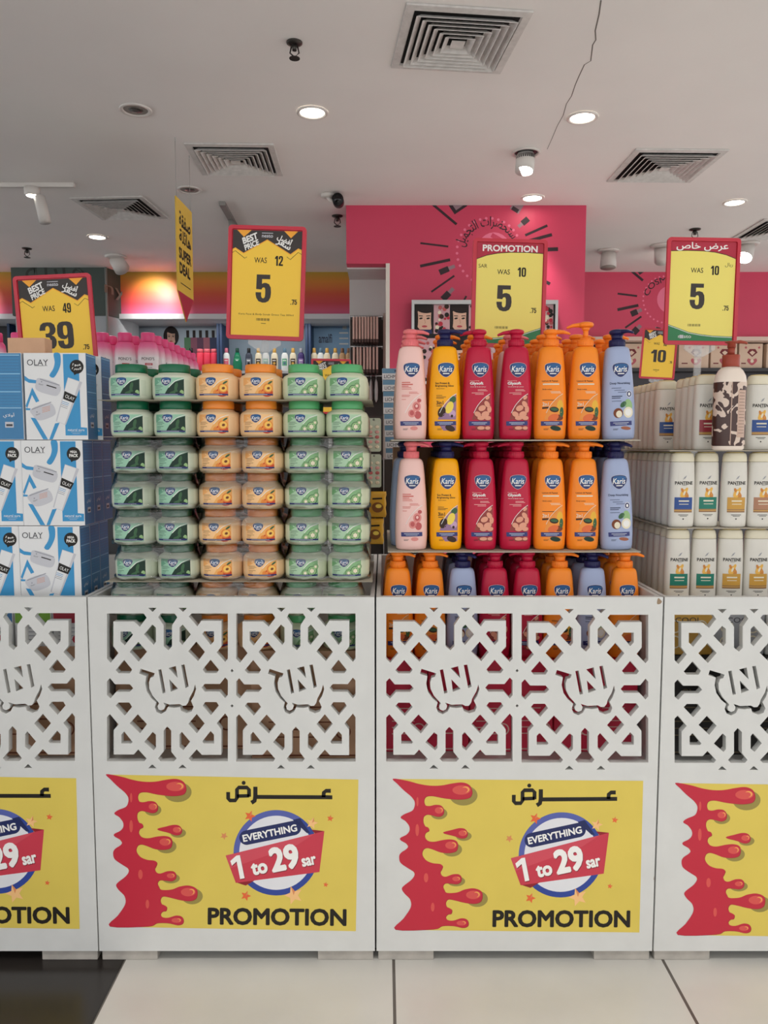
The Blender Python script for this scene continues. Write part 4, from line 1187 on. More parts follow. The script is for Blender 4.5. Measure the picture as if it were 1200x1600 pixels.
def spread_row(row, py, Y, hi=None, G=.0787):
    xs = [P(px, py, Y - .026).x for _, px in row]
    for i in range(1, len(xs)): xs[i] = max(xs[i], xs[i - 1] + G)
    if hi is not None and xs[-1] > hi:
        xs[-1] = hi
        for i in range(len(xs) - 2, -1, -1): xs[i] = min(xs[i], xs[i + 1] - G)
    return xs
xr1, xr2, xr3 = spread_row(row1, 640, YK), spread_row(row2, 800, YK), spread_row(row3, 930, YK - .005, .5820, .0784)
for c, (k, px) in enumerate(row1):
    x = xr1[c]
    put_bottle(k, f'{capn["orange" if k == "raised" else k]} pump bottle, {ORD[c]} from the left in the top row' + (', pump head raised' if k == 'raised' else ''), (x, YK, zK1 + .0004), random.uniform(-.035, .02), -.035 if c == 6 else 0)
back1 = {0: ('pink', 'pink', 'pink'), 1: ('orange', 'orange'), 2: ('orange', 'orange', 'orange'), 3: ('pink', 'orange', 'orange'), 4: ('orange', 'orange', 'orange'), 5: ('orange', 'orange', 'orange'), 6: ('orange', 'orange')}
for c, ks in back1.items():
    x = xr1[c]
    for j, k in enumerate(ks):
        put_bottle(k, f'{capn[k]} pump bottle {ORD[j]} behind the {ORD[c]} front bottle of the top row', (x, YK + .085 * (j + 1), zK1 + .0004), random.uniform(-.06, .06))
for c, (k, px) in enumerate(row2):
    x = xr2[c]
    put_bottle(k, f'{capn[k]} pump bottle, {ORD[c]} from the left in the middle row', (x, YK, zK2 + .0004), random.uniform(-.035, .02), -.03 if c == 6 else 0)
for j, k in enumerate(('lavender', 'lavender')):
    put_bottle(k, f'lavender blue pump bottle {ORD[j]} behind the blush pink bottle of the middle row', (xr2[0] - .012, YK + .075 * (j + 1), zK2 + .0004), .2)
back = ('lavender', 'yellow', 'crimson', 'crimson', 'orange', 'orange', 'lavender')
for c, k in enumerate(back):
    x = xr2[c]
    for j in range(4):
        if c == 0 and j < 2: continue
        put_bottle(k, f'{capn[k]} pump bottle {ORD[j]} behind the {ORD[c]} bottle of the middle row', (x + (.016 if c == 6 else 0), YK + .075 * (j + 1), zK2 + .0004), random.uniform(-.05, .05))
YK3 = YK - .005
for c, (k, px) in enumerate(row3):
    x = xr3[c]
    put_bottle(k, f'{capn[k]} pump bottle, {ORD[c]} from the left in the bottom row behind the bin edge', (x, YK3, zK3 + .0004), random.uniform(-.015, .015))
for c, (k, px) in enumerate(row3):
    x = xr3[c]
    for j in range(3):
        put_bottle(k, f'{capn[k]} pump bottle {ORD[j]} behind the {ORD[c]} bottle of the bottom row', (x, YK3 + .08 * (j + 1), zK3 + .0004), random.uniform(-.015, .015))
for z, nm, a, b in ((zK1, 'top', 611, 1002), (zK2, 'middle', 606, 1007)):
    tray(f'grey cardboard sheet under the {nm} row of pump bottles', P(a, 690, YK - .05).x, P(b, 690, YK - .05).x, YK - .045, YK + .42, z - .0028, .0026, name='cardboard_sheet')

tag(MB().box(P(616, 800, YK).x, P(960, 800, YK).x, YK + .338, YK + .368, zK2 + .0004, zK2 + .245, bev=.002).build('cardboard_carton', CARDB), 'brown cardboard backing added behind the middle row of pump bottles to darken gaps', 'carton', 'cartons stored in the bins')  # added, unseen: blocks the view through so the bottle gaps stay dark

# ================================================================== GOODS: blue and white gift boxes
m_bwhite = mat('white carton', (226, 226, 226), .4); m_bblue = mat('sky blue print', (62, 148, 200), .4); m_bside = mat('deep sky blue carton', (52, 120, 168), .4)
m_bline = mat('pale blue line', (140, 190, 220), .4); m_bgrey = mat('grey print', (198, 198, 204), .4); m_bgrey2 = mat('mid grey print', (150, 152, 160), .4); m_btxt = mat('charcoal print', (66, 66, 72), .4)
OW, OD, OH = .1425, .0615, .1985
def gift_box(bubble):
    t = thing('cream_gift_box', '', 'gift box', (0, 0, 0))
    MB().box(-OW / 2, OW / 2, 0, OD, 0, OH, 0).build('carton', m_bwhite, t)
    d = Decal(down=True)
    def q(*pts): return [((x - 255) / 6.13, (y - 150) / 6.13) for x, y in pts]
    def c(x, y): return ((x - 255) / 6.13, (y - 150) / 6.13)
    d.text('OLAY', *c(392, 243), m_btxt, w=34, h=9.6, l=3)
    d.stroke(q((360, 277), (488, 274)), .5, m_btxt, 2)
    d.poly(catmull(q((555, 156), (615, 156), (622, 240), (602, 310), (550, 390), (505, 370), (545, 305), (562, 240)), 3), m_bblue, 1)
    d.poly(q((257, 372), (300, 405), (378, 418), (370, 448), (300, 442), (257, 418)), m_bblue, 1)
    d.poly(q((330, 488), (395, 622), (362, 636), (325, 562), (272, 692), (257, 668)), m_bblue, 1)
    d.poly(q((258, 690), (305, 695), (300, 712), (258, 712)), m_bblue, 1)
    d.poly(q((303, 785), (352, 790), (468, 1001), (420, 1001)), m_bblue, 1); d.poly(q((545, 842), (590, 835), (515, 1001), (480, 1001)), m_bblue, 1)
    d.poly(q((645, 160), (800, 160), (800, 880), (862, 886), (862, 962), (645, 962)), m_bblue, 1)
    d.poly(catmull(q((405, 395), (600, 462), (580, 565), (480, 555), (370, 510), (370, 440)), 4), m_bgrey, 2)
    d.poly(q((412, 402), (604, 462), (600, 470), (408, 410)), m_bgrey2, 3); d.poly(q((475, 460), (572, 490), (568, 500), (471, 470)), INK, 3)
    d.text('OLAY', *c(418, 458), m_btxt, w=7.5, h=2.2, rot=-16, l=3); d.poly(ell(*c(425, 432), 1.2, n=8), m_bgrey2, 3)
    d.poly(catmull(q((310, 700), (500, 640), (555, 740), (480, 790), (385, 812), (330, 770)), 4), m_bgrey, 2)
    d.poly(q((318, 700), (512, 628), (515, 636), (322, 708)), m_bgrey2, 3)
    for k in range(4): d.poly(q((420, 690 + k * 14), (500, 668 + k * 14), (500, 672 + k * 14), (420, 694 + k * 14)), m_star3, 3)
    d.text('OLAY', *c(378, 752), m_btxt, w=7.5, h=2.2, rot=18, l=3); d.poly(ell(*c(368, 730), 1.2, n=8), m_bgrey2, 3)
    d.poly(q((688, 388), (828, 436), (650, 858), (552, 820)), m_bgrey, 3); d.poly(q((690, 394), (800, 432), (640, 850), (565, 822)), m_bwhite, 4)
    d.poly(q((650, 522), (772, 578), (738, 642), (632, 600)), INK, 5)
    d.text('OLAY', *c(700, 588), WHITE_INK, w=15, h=5.5, rot=-22, l=6)
    for k in range(4): d.poly(q((625 - k * 6, 622 + k * 16), (690 - k * 6, 645 + k * 16), (688 - k * 6, 650 + k * 16), (623 - k * 6, 627 + k * 16)), (m_bblue if k < 2 else m_bgrey2), 5)
    cx, cy = c(778, 285)
    d.poly(ell(cx, cy, 11.2, n=32), INK, 3); d.poly(q((738, 330), (752, 368), (800, 340)), INK, 3)
    if bubble == 'arabic':
        d.text('\uFE93\uFEEE\uFE92\uFECB', cx, cy - 3, WHITE_INK, w=14, h=5, bold=.02, l=4); d.text('\uFE93\uFEAE\uFEF4\uFE92\uFEDB', cx, cy + 3, WHITE_INK, w=16, h=5, bold=.02, l=4)
    else:
        d.text('MEGA', cx, cy - 3.4, WHITE_INK, w=11, h=4, bold=.03, l=4); d.text('PACK', cx, cy + 2.6, WHITE_INK, w=14.5, h=5.4, bold=.04, l=4)
    d.text('natural aura', *c(752, 906), WHITE_INK, w=27, h=4.0, l=3)
    d.stroke(q((700, 928), (805, 928)), .5, m_bgrey, 3); d.stroke(q((715, 944), (790, 944)), .5, m_bgrey, 3)
    d.build('front_print', t, lambda u, v, h: ((u / 100 - .5) * OW, -h, OH - v / 100 * OW), eps=.00005, base=.0003)
    for sgn in (1, -1):
        d = Decal()
        d.poly(rect(.0008, .0008, OD - .0008, OH - .0008), m_bside, 0)
        for z in (.1925, .150, .109, .072): d.poly(rect(.004, z, OD - .004, z + .0022), m_bline, 1)
        for k in range(17): d.poly(rect(.006, .186 - k * .0068, OD - .006, .1868 - k * .0068), m_bblue, 1)
        d.text('\uFEF1\uFEFB\uFEED\uFE83', OD * .45, .056, WHITE_INK, w=.026, h=.012, l=2)
        d.poly(rect(OD * .3, .028, OD * .62, .041), m_bgrey, 1); d.poly(rect(OD * .34, .031, OD * .58, .036), m_btxt, 2)
        d.build('side_print', t, (lambda u, v, h: (OW / 2 + h, u, v)) if sgn > 0 else (lambda u, v, h: (-OW / 2 - h, OD - u, v)), eps=.00006, base=.0003)
    return t
G_AR = Stock(gift_box('arabic')); G_EN = Stock(gift_box('mega'))
YO = 1.79
zO = [zof(687, YO)]; zO += [zO[0] - .200, zO[0] - .400]
xO = [P(135.6, 620, YO).x, P(130.5, 750, YO).x, P(126, 880, YO).x]
og = 'blue and white cream gift boxes'
def put_box(st, label, x_right, y, z, rz=0.0):
    o = st.put(label, (x_right - OW / 2, y, z), rz); o['group'] = og
put_box(G_AR, 'white gift box with black speech bubble, top row, whole front in view', xO[0], YO, zO[0])
o = G_AR.put('gift box turned side on to show its striped blue end, top row far left', (P(35.5, 620, YO).x - OD, YO + OW / 2, zO[0]), -PI / 2); o['group'] = og
put_box(G_AR, 'gift box standing behind the whole front of the top row', xO[0] + .011, YO + OD + .004, zO[0])
put_box(G_EN, 'white gift box with black pack bubble, middle row, whole front in view', xO[1], YO, zO[1])
put_box(G_EN, 'gift box cut by the left photo edge, middle row', xO[1] - OW - .0012, YO + .002, zO[1])
put_box(G_EN, 'white gift box with black pack bubble, bottom row, whole front in view', xO[2], YO, zO[2])
put_box(G_AR, 'gift box cut by the left photo edge, bottom row', xO[2] - OW - .0012, YO + .001, zO[2])
for r, nm in ((1, 'middle row'), (2, 'bottom row')):
    for k in (1, 2):
        put_box(G_EN, f'gift box {ORD[k - 1]} behind the whole front of the {nm}', xO[r] - .0004 * k, YO + k * (OD + .0012), zO[r])
# torn cardboard lying on the boxes
p0 = P(15, 553, YO + .02); p1 = P(72, 530, YO + .02)
t = MB().box(p0.x, p1.x, YO + .012, YO + .052, zO[0] + OH + .0004, zO[0] + OH + .036, bev=.001).build('cardboard_box', CARDB)
tag(t, 'small flat brown cardboard box lying on top of the gift boxes', 'box')

# ================================================================== GOODS: white shampoo bottles
SPROF = [(0, .0275, .0165), (.003, .0300, .0188), (.012, .0308, .0195), (.060, .0312, .0198), (.110, .0306, .0194), (.145, .0292, .0186), (.158, .0285, .0180), (.1595, .0278, .0175)]
SCAP = [(.1600, .0278, .0176), (.1615, .0286, .0182), (.1700, .0280, .0178), (.1785, .0262, .0168), (.1815, .0235, .0150)]
m_pw = mat('pearl white plastic', (222, 218, 208), .28, sss=.0); m_pcap = mat('ivory cap plastic', (228, 220, 196), .35); m_pgold = mat('pale gold cap top', (226, 200, 130), .35)
def shw(z):
    for (a, b, c), (e, f, g) in zip(SPROF, SPROF[1:]):
        if a <= z <= e: return b + (f - b) * (z - a) / (e - a), c + (g - c) * (z - a) / (e - a)
    return SPROF[-1][1], SPROF[-1][2]
def sh_fn(u, v, h):
    w, dp = shw(v)
    k = max(0.0, 1 - min(1, abs(u / w)) ** 2.6) ** (1 / 2.6)
    return (u, -dp * k - h, v)
m_swirl = mat('gold swirl print', (232, 180, 84), .4); m_swirl2 = mat('amber swirl print', (204, 132, 60), .4)
def shampoo(colname, rgb, word):
    t = thing('shampoo_bottle', '', 'shampoo bottle', (0, 0, 0))
    MB().lathe(SPROF, 36, 2.6).build('bottle_body', m_pw, t)
    c = MB().lathe(SCAP, 32, 2.5).build('flip_cap', m_pcap, t)
    MB().lathe([(.1817, .0215, .0138), (.1835, .0205, .0130), (.1842, .015, .010)], 28, 2.3).build('cap_top', m_pgold, c)
    mc = mat(colname + ' label', rgb, .4)
    d = Decal()
    d.text('PANTENE', 0, .1085, INK, w=.0425, h=.0082, bold=.022, l=2)
    d.text('PRO-V', .001, .1030, INK, w=.010, h=.0022, l=2)
    for k in range(3): d.stroke([(-.003 + k * .0022, .117 + k * .001), (.002 + k * .0016, .124 + k * .0012)], .0009, m_bgrey2, 2)
    for k, (cx, cy, rx, ry, rot, m) in enumerate(((.000, .083, .008, .0105, -20, m_swirl), (.005, .079, .006, .009, 30, m_swirl2), (-.003, .078, .006, .007, 20, m_swirl), (.006, .092, .0035, .006, -25, m_swirl), (-.004, .091, .003, .0055, 20, m_swirl2), (.001, .084, .0025, .006, -20, m_pcap))):
        d.poly(ell(cx, cy, rx, ry, 16, rot=rot), m, 1 + .3 * k)
    d.poly(rect(-.0215, .0445, .0215, .0735), mc, 4)
    d.stroke([(-.012, .0645), (.013, .0645)], .0034, m_pcap, 5); d.stroke([(-.011, .0568), (.012, .0568)], .0016, m_pcap, 5)
    d.poly(rect(-.0215, .0365, .0215, .0445), mat('bronze label strip', (150, 112, 72), .35), 4); d.poly(rect(-.0215, .0405, .0215, .0418), m_swirl, 5)
    d.stroke([(-.012, .0305), (.012, .0305)], .0013, INK, 2); d.stroke([(-.008, .0275), (.009, .0275)], .0010, INK, 2); d.poly(ell(0, .0205, .0018, n=8), INK, 2)
    d.build('label', t, sh_fn, cuts_u=frange(-.028, .028, 12), cuts_v=frange(.02, .12, 5), eps=.00008, base=.0004)
    return Stock(t)
SH = {'blue': shampoo('royal blue', (26, 70, 140), 'REPAIR'), 'green': shampoo('teal green', (0, 116, 96), 'SMOOTH & SILKY'), 'gold': shampoo('gold', (200, 150, 56), 'VOLUME'), 'brown': shampoo('rosy brown', (172, 122, 92), 'HAIR FALL'), 'red': shampoo('wine red', (150, 44, 56), 'COLOUR CARE')}
def put_sh(k, label, x, y, z, rz=0.0):
    o = SH[k].put(label, (x, y, z + .0003), rz); o['group'] = 'white shampoo bottles'
YS = 1.89
zS = [zof(703.5, YS - .02), 0, 0]
SPITCH = .1885
zS[1] = zS[0] - SPITCH; zS[2] = zS[1] - SPITCH
lv = ['top level', 'middle level', 'bottom level']
put_sh('blue', 'white shampoo bottle with blue label, front of the left row, top level', P(1040, 650, 2.075).x, 2.075, zS[0])
xA = P(1040, 650, 2.075).x
for k in range(1, 7): put_sh('blue', f'plain white shampoo bottle {ORD[k - 1]} behind the blue labelled one, top level', xA + random.uniform(-.002, .002), 2.075 + k * .0405, zS[0])
put_sh('red', 'white shampoo bottle with wine red label half behind the brown patterned pump bottle', .792, 1.905, zS[0])
for k in range(1, 4): put_sh('red', f'plain white shampoo bottle {ORD[k - 1]} behind the wine red labelled one, top level', .792 + random.uniform(-.001, .001), 1.905 + k * .0405, zS[0])
put_sh('blue', 'white shampoo bottle just right of the brown patterned pump bottle, top level', P(1184, 650, 1.91).x, 1.91, zS[0])
put_sh('blue', 'white shampoo bottle cut by the right photo edge, top level', P(1184, 650, 1.91).x + .0645, 1.905, zS[0])
for r, ks, xs in ((1, ('blue', 'green', 'gold', 'brown'), (.732, .7965, .861, .9255)), (2, ('green', 'green', 'gold', 'gold'), (.727, .7925, .858, .9225))):
    for c, (k, x) in enumerate(zip(ks, xs)):
        put_sh(k, f'white shampoo bottle with {dict(blue="blue", green="teal green", gold="gold", brown="rosy brown")[k]} label, {ORD[c]} from the left, {lv[r]}', x, YS + (.012 if c == 1 and r == 1 else 0), zS[r], random.uniform(-.08, .02))
    for k in range(1, 10):
        put_sh('green', f'white shampoo bottle {ORD[k - 1]} behind the leftmost front bottle, {lv[r]}', xs[0] + random.uniform(-.002, .002), YS + .001 + k * .0405, zS[r])
for r in (0, 1):
    tray(f'grey cardboard sheet under the left rows of shampoo bottles, {lv[r]}', .690, .8335, 1.862, 2.40, zS[r] - .0024, .0022)
    tray(f'grey cardboard sheet under the front shampoo bottles, {lv[r]}', .8340, 1.12, 1.862, 2.03, zS[r] - .0024, .0022)
# brown patterned pump bottle
p = P(1137, 702, 1.832)
t = thing('lotion_pump_bottle', 'clear pump bottle with dark brown patterned sleeve and rust red pump', 'pump bottle', (p.x, 1.832, zS[0] + .0003), .1)
QPROF = [(0, .033, .022), (.004, .037, .0255), (.02, .0378, .026), (.160, .0378, .026), (.175, .035, .0245), (.187, .028, .021), (.195, .019, .017)]
m_clear = mat('milky clear plastic', (236, 220, 206), .2)
MB().lathe(QPROF, 40, 2.2).build('bottle_body', m_clear, t)
m_sl = bpy.data.materials.new('brown blotched sleeve'); m_sl.use_nodes = True
nt2 = m_sl.node_tree; b2 = nt2.nodes['Principled BSDF']
tc2 = nt2.nodes.new('ShaderNodeTexCoord'); n2 = nt2.nodes.new('ShaderNodeTexNoise'); n2.inputs['Scale'].default_value = 34; n2.inputs['Detail'].default_value = 1.5; n2.inputs['Distortion'].default_value = 1.0
r2 = nt2.nodes.new('ShaderNodeValToRGB'); r2.color_ramp.interpolation = 'CONSTANT'
r2.color_ramp.elements[0].color = tuple(lin(v) for v in (66, 38, 32)) + (1,); r2.color_ramp.elements[1].color = tuple(lin(v) for v in (218, 196, 180)) + (1,); r2.color_ramp.elements[1].position = .55
nt2.links.new(tc2.outputs['Object'], n2.inputs['Vector']); nt2.links.new(n2.outputs['Fac'], r2.inputs['Fac']); nt2.links.new(r2.outputs['Color'], b2.inputs['Base Color']); b2.inputs['Roughness'].default_value = .35
MB().lathe([(.010, .0379, .0261), (.011, .0383, .0264), (.158, .0383, .0264), (.159, .0379, .0261)], 40, 2.2).build('patterned_sleeve', m_sl, t)
k = Decal(); k.poly(rect(.006, .03, .028, .140), mat('pale brown panel', (196, 164, 146), .4), 0)
for q in range(14): k.stroke([(.009, .04 + q * .0072), (.025, .04 + q * .0072)], .0008, m_dkb, 1)
k.poly(rect(-.0105, .012, -.0085, .157), mat('pale brown panel', (196, 164, 146), .4), 0)
k.build('sleeve_label', t, lambda u, v, h: (u, -.0264 * (1 - abs(u / .0383) ** 2.2) ** (1 / 2.2) - h, v), cuts_u=frange(-.03, .03, 12))
m_rust = mat('rust red plastic', (160, 70, 52), .35)
MB().lathe([(.1952, .0190), (.1965, .0198), (.2215, .0196), (.2230, .0185)], 30).build('screw_collar', m_rust, t)
k = MB().lathe([(.2232, .008), (.240, .008)], 18)
k.lathe([(.2402, .0095), (.2500, .0090), (.2515, .014), (.2535, .015), (.2550, .012)], 24)
k.tube([(0, 0, .2530), (.018, -.004, .2535), (.030, -.006, .2515), (.034, -.007, .2490)], [.007, .0068, .0052, .0042], 12, squash=.6)
k.build('pump_head', m_rust, t)

# ================================================================== GOODS: pink capped powder bottles on a stand behind
m_pd = gradient_wall('pink to white bottle print', .055, .165, [(0, (240, 236, 238)), (.52, (240, 236, 238)), (.82, (238, 120, 166)), (1, (228, 66, 128))])
m_pd.node_tree.nodes['Principled BSDF'].inputs['Roughness'].default_value = .35
m_pdc = mat('pink cap', (232, 74, 134), .35)
t = thing('powder_bottle', '', 'powder bottle', (0, 0, 0))
DP = [(0, .029, .020), (.004, .0315, .022), (.07, .0325, .0225), (.130, .0318, .022), (.150, .0290, .0205), (.1585, .024, .0185), (.161, .0215, .018)]
MB().lathe(DP, 32, 2.3).build('bottle_body', m_pd, t)
MB().lathe([(.1612, .0210, .018), (.1630, .0222, .019), (.186, .0215, .0185), (.1895, .0195, .0165)], 28, 2.2).build('cap', m_pdc, t)
def pd_fn(u, v, h):
    return (u, -.0222 * max(0, 1 - abs(u / .0322) ** 2.3) ** (1 / 2.3) - h, v)
d = Decal(); d.text("POND'S", 0, .108, mat('charcoal print', (66, 66, 72), .4), w=.038, h=.009, l=1); d.poly(rect(-.009, .088, .013, .0945), m_ban, 1); d.stroke([(-.006, .0912), (.010, .0912)], .0014, WHITE_INK, 2)
d.stroke([(-.012, .0815), (.012, .0815)], .0012, m_btxt, 1)
d.build('label', t, pd_fn, cuts_u=frange(-.03, .03, 10))
PB = Stock(t)
YP = 2.44
zP = zof(520.5, YP) - .1895
def put_pb(label, px, Y, rz=0.0):
    o = PB.put(label, (P(px, 560, YP).x, Y, zP + .0003), rz); o['group'] = 'pink and white powder bottles'
for px, nm, n in ((232, 'third', 8), (196, 'second', 4), (160, 'first', 3), (30, 'far left', 2), (-6, 'edge', 1)):
    for k in range(n):
        y = YP + k * .075
        if nm in ('far left', 'edge'): lab = ('powder bottle cut by the left photo edge' if nm == 'edge' else ['powder bottle with pink cap left of the price sign, front', 'powder bottle with pink cap left of the price sign, behind'][k])
        else: lab = f'pink and white powder bottle, {nm} row from the price sign, ' + ('front' if k == 0 else f'{ORD[k]} from the front')
        put_pb(lab, px, y, random.uniform(-.1, .35) if k == 0 else random.uniform(-.3, .3))
m_dunit = mat('dark grey display unit', (70, 72, 76), .5)
a = P(-70, 560, YP).x; b = P(258, 560, YP).x
t = thing('display_unit', 'grey display unit carrying the pink capped powder bottles', 'display unit', ((a + b) / 2, YP - .05, 0))
MB().box(-(b - a) / 2, (b - a) / 2, .03, .72, zP - .02, zP, bev=.001).build('top_board', GREYW, t)
MB().box(-(b - a) / 2 + .01, (b - a) / 2 - .01, .04, .71, 0.0, zP - .0203).build('unit_body', m_dunit, t)

# ================================================================== CARTONS AND PACKS INSIDE THE BINS
m_carton_txt = mat('rust brown print', (128, 74, 54), .7)
def carton(label, x0, x1, y0, y1, z0, z1, m, txt=None, tm=m_carton_txt, name='cardboard_carton', cat='carton', group='cartons stored in the bins'):
    cx = (x0 + x1) / 2
    t = thing(name, label, cat, (cx, y0, z0), 0, group)
    w = (x1 - x0) / 2
    MB().box(-w, w, 0, y1 - y0, 0, z1 - z0, bev=.0012).build('carton_body', m, t)
    d = Decal()
    H = z1 - z0
    if txt: d.text(txt, 0, H * .62, tm, w=w * 1.0, h=H * .09, l=1)
    for k in range(5): d.stroke([(-w * .7, H * (.48 - k * .07)), (w * (.4 - .25 * (k % 2)), H * (.48 - k * .07))], H * .012, tm, 1)
    d.poly(ell(w * .6, H * .25, H * .07, n=20), tm, 1, [ell(w * .6, H * .25, H * .055, n=20)])
    d.poly(rect(-w + .001, H * .02, w - .001, H * .035), tm, 1)
    d.build('carton_print', t, lambda u, v, h: (u, -h, v))
    return t
za = Z_SHELF + .0005
zt1 = jz[7] - .0005
xs1 = FX(136) + .022; xm1 = P(397, 1100, 1.80).x; xe1 = FX(586) - .022
carton('brown cardboard carton behind the left lattice tile of the cream jar bin', xs1, xm1 - .003, YJ - JR + .06, 2.04, za, zt1, CARDB)
carton('brown cardboard carton behind the right lattice tile of the cream jar bin', xm1, xe1, YJ - JR + .004, 2.04, za, zt1, CARDB)
# the hidden-row jars carry on the cartons; the row above stands on them
RB = mat('crimson carton', (226, 42, 80), .45, noise=.02)
xs2 = FX(587) + .022; xe2 = FX(1037) - .022
zt2 = zK3 - .0006
n = 6
wd = (xe2 - xs2) / n
for k in range(n):
    a = xs2 + wd * k + .0012; b = xs2 + wd * (k + 1) - .0012
    carton(f'crimson lotion carton, {ORD[k]} from the left behind the lattice', a, b, YK3 - .042 + .004 * (k % 2), YK3 + .33, za, zt2, RB, None, m_rose3, name='lotion_carton', group='crimson lotion cartons')
xs0 = FX(-316) + .022; xe0 = FX(135.5) - .022; xm0 = (xs0 + xe0) / 2
zt0 = zO[2] - .0005
zc0 = zt0 - .085
carton('brown cardboard carton behind the right lattice tile of the gift box bin', xm0 + .01, xe0, 1.775, 2.03, za, zc0 - .0005, CARDB)
carton('brown cardboard carton at the far left inside the gift box bin', xs0, xm0 - .002, 1.775, 2.03, za, zc0 - .0005, CARDB)
pw_ = [(xe0 - .085, xe0, mat('dark red pack', (150, 32, 50), .4), 'dark red and white pack'), (xe0 - .175, xe0 - .088, mat('leaf green pack', (120, 168, 60), .4), 'leaf green and white pack'), (xe0 - .265, xe0 - .178, mat('steel blue pack', (70, 120, 168), .4), 'steel blue and white pack'), (xs0, xe0 - .268, mat('white pack', (214, 212, 208), .4), 'wide white pack')]
for a, b, m, nm in pw_:
    t = thing('soap_pack', f'{nm} on the carton inside the gift box bin', 'pack', ((a + b) / 2, 1.778, zc0), 0, 'packs inside the gift box bin')
    w = (b - a) / 2
    MB().box(-w + .0008, w - .0008, 0, .22, 0, zt0 - zc0 - .0006, bev=.001).build('pack_body', m_bwhite, t)
    d = Decal(); H = zt0 - zc0
    d.poly(rect(-w + .002, H * .66, w - .002, H * .985), m, 0)
    for k in range(4): d.stroke([(-w * .7, H * (.52 - k * .11)), (w * .5, H * (.52 - k * .11))], H * .02, m_bgrey2, 1)
    d.poly(ell(w * .3, H * .2, H * .12, n=16), m_ban, 1)
    d.build('pack_print', t, lambda u, v, h: (u, -h, v))
xs3 = FX(1038) + .022; xe3 = FX(1490) - .022
zt3 = zS[2] - .0005
zc3 = zt3 - .105; zd3 = za + (zc3 - za) * .62
dk = mat('near black carton', (46, 42, 40), .5)
wd = (xe3 - xs3) / 3
for k in range(3):
    carton(f'dark carton with pale lettering, {ORD[k]} from the left inside the shampoo bin', xs3 + wd * k + .001, xs3 + wd * (k + 1) - .001, 1.78, 2.09, za, zc3 - .0005, dk, 'SWISS', mat('dim gold print', (120, 106, 84), .5), name='dark_carton', group='dark cartons in the shampoo bin')
for k, (m, nm) in enumerate(((mat('ochre pack', (206, 160, 70), .45), 'ochre pack with round prints'), (mat('cool grey pack', (168, 170, 176), .45), 'cool grey pack with wavy prints'), (mat('silver white pack', (206, 206, 204), .45), 'silver white pack with dark lettering'), (mat('cool grey pack', (168, 170, 176), .45), 'second cool grey pack'), (mat('ochre pack', (206, 160, 70), .45), 'second ochre pack'))):
    wd5 = (xe3 - xs3) / 5
    a = xs3 + wd5 * k; b = a + wd5
    t = thing('bag_pack', f'{nm} under the shampoo bottles behind the lattice', 'pack', ((a + b) / 2, 1.782, zc3), 0, 'packs inside the shampoo bin')
    w = wd5 / 2
    MB().box(-w + .0015, w - .0015, 0, .30, 0, zt3 - zc3 - .0006, bev=.004).build('pack_body', m, t)
    d = Decal(); H = zt3 - zc3
    for q in range(4): d.poly(ell(-w * .5 + q % 2 * w, H * (.3 + .35 * (q // 2)), H * .15, n=16), m_cream, 0, [ell(-w * .5 + q % 2 * w, H * (.3 + .35 * (q // 2)), H * .12, n=16)])
    d.text('COOL', 0, H * .8, m_btxt, w=w, h=H * .12, l=1)
    d.build('pack_print', t, lambda u, v, h: (u, -.0002 - h, v))

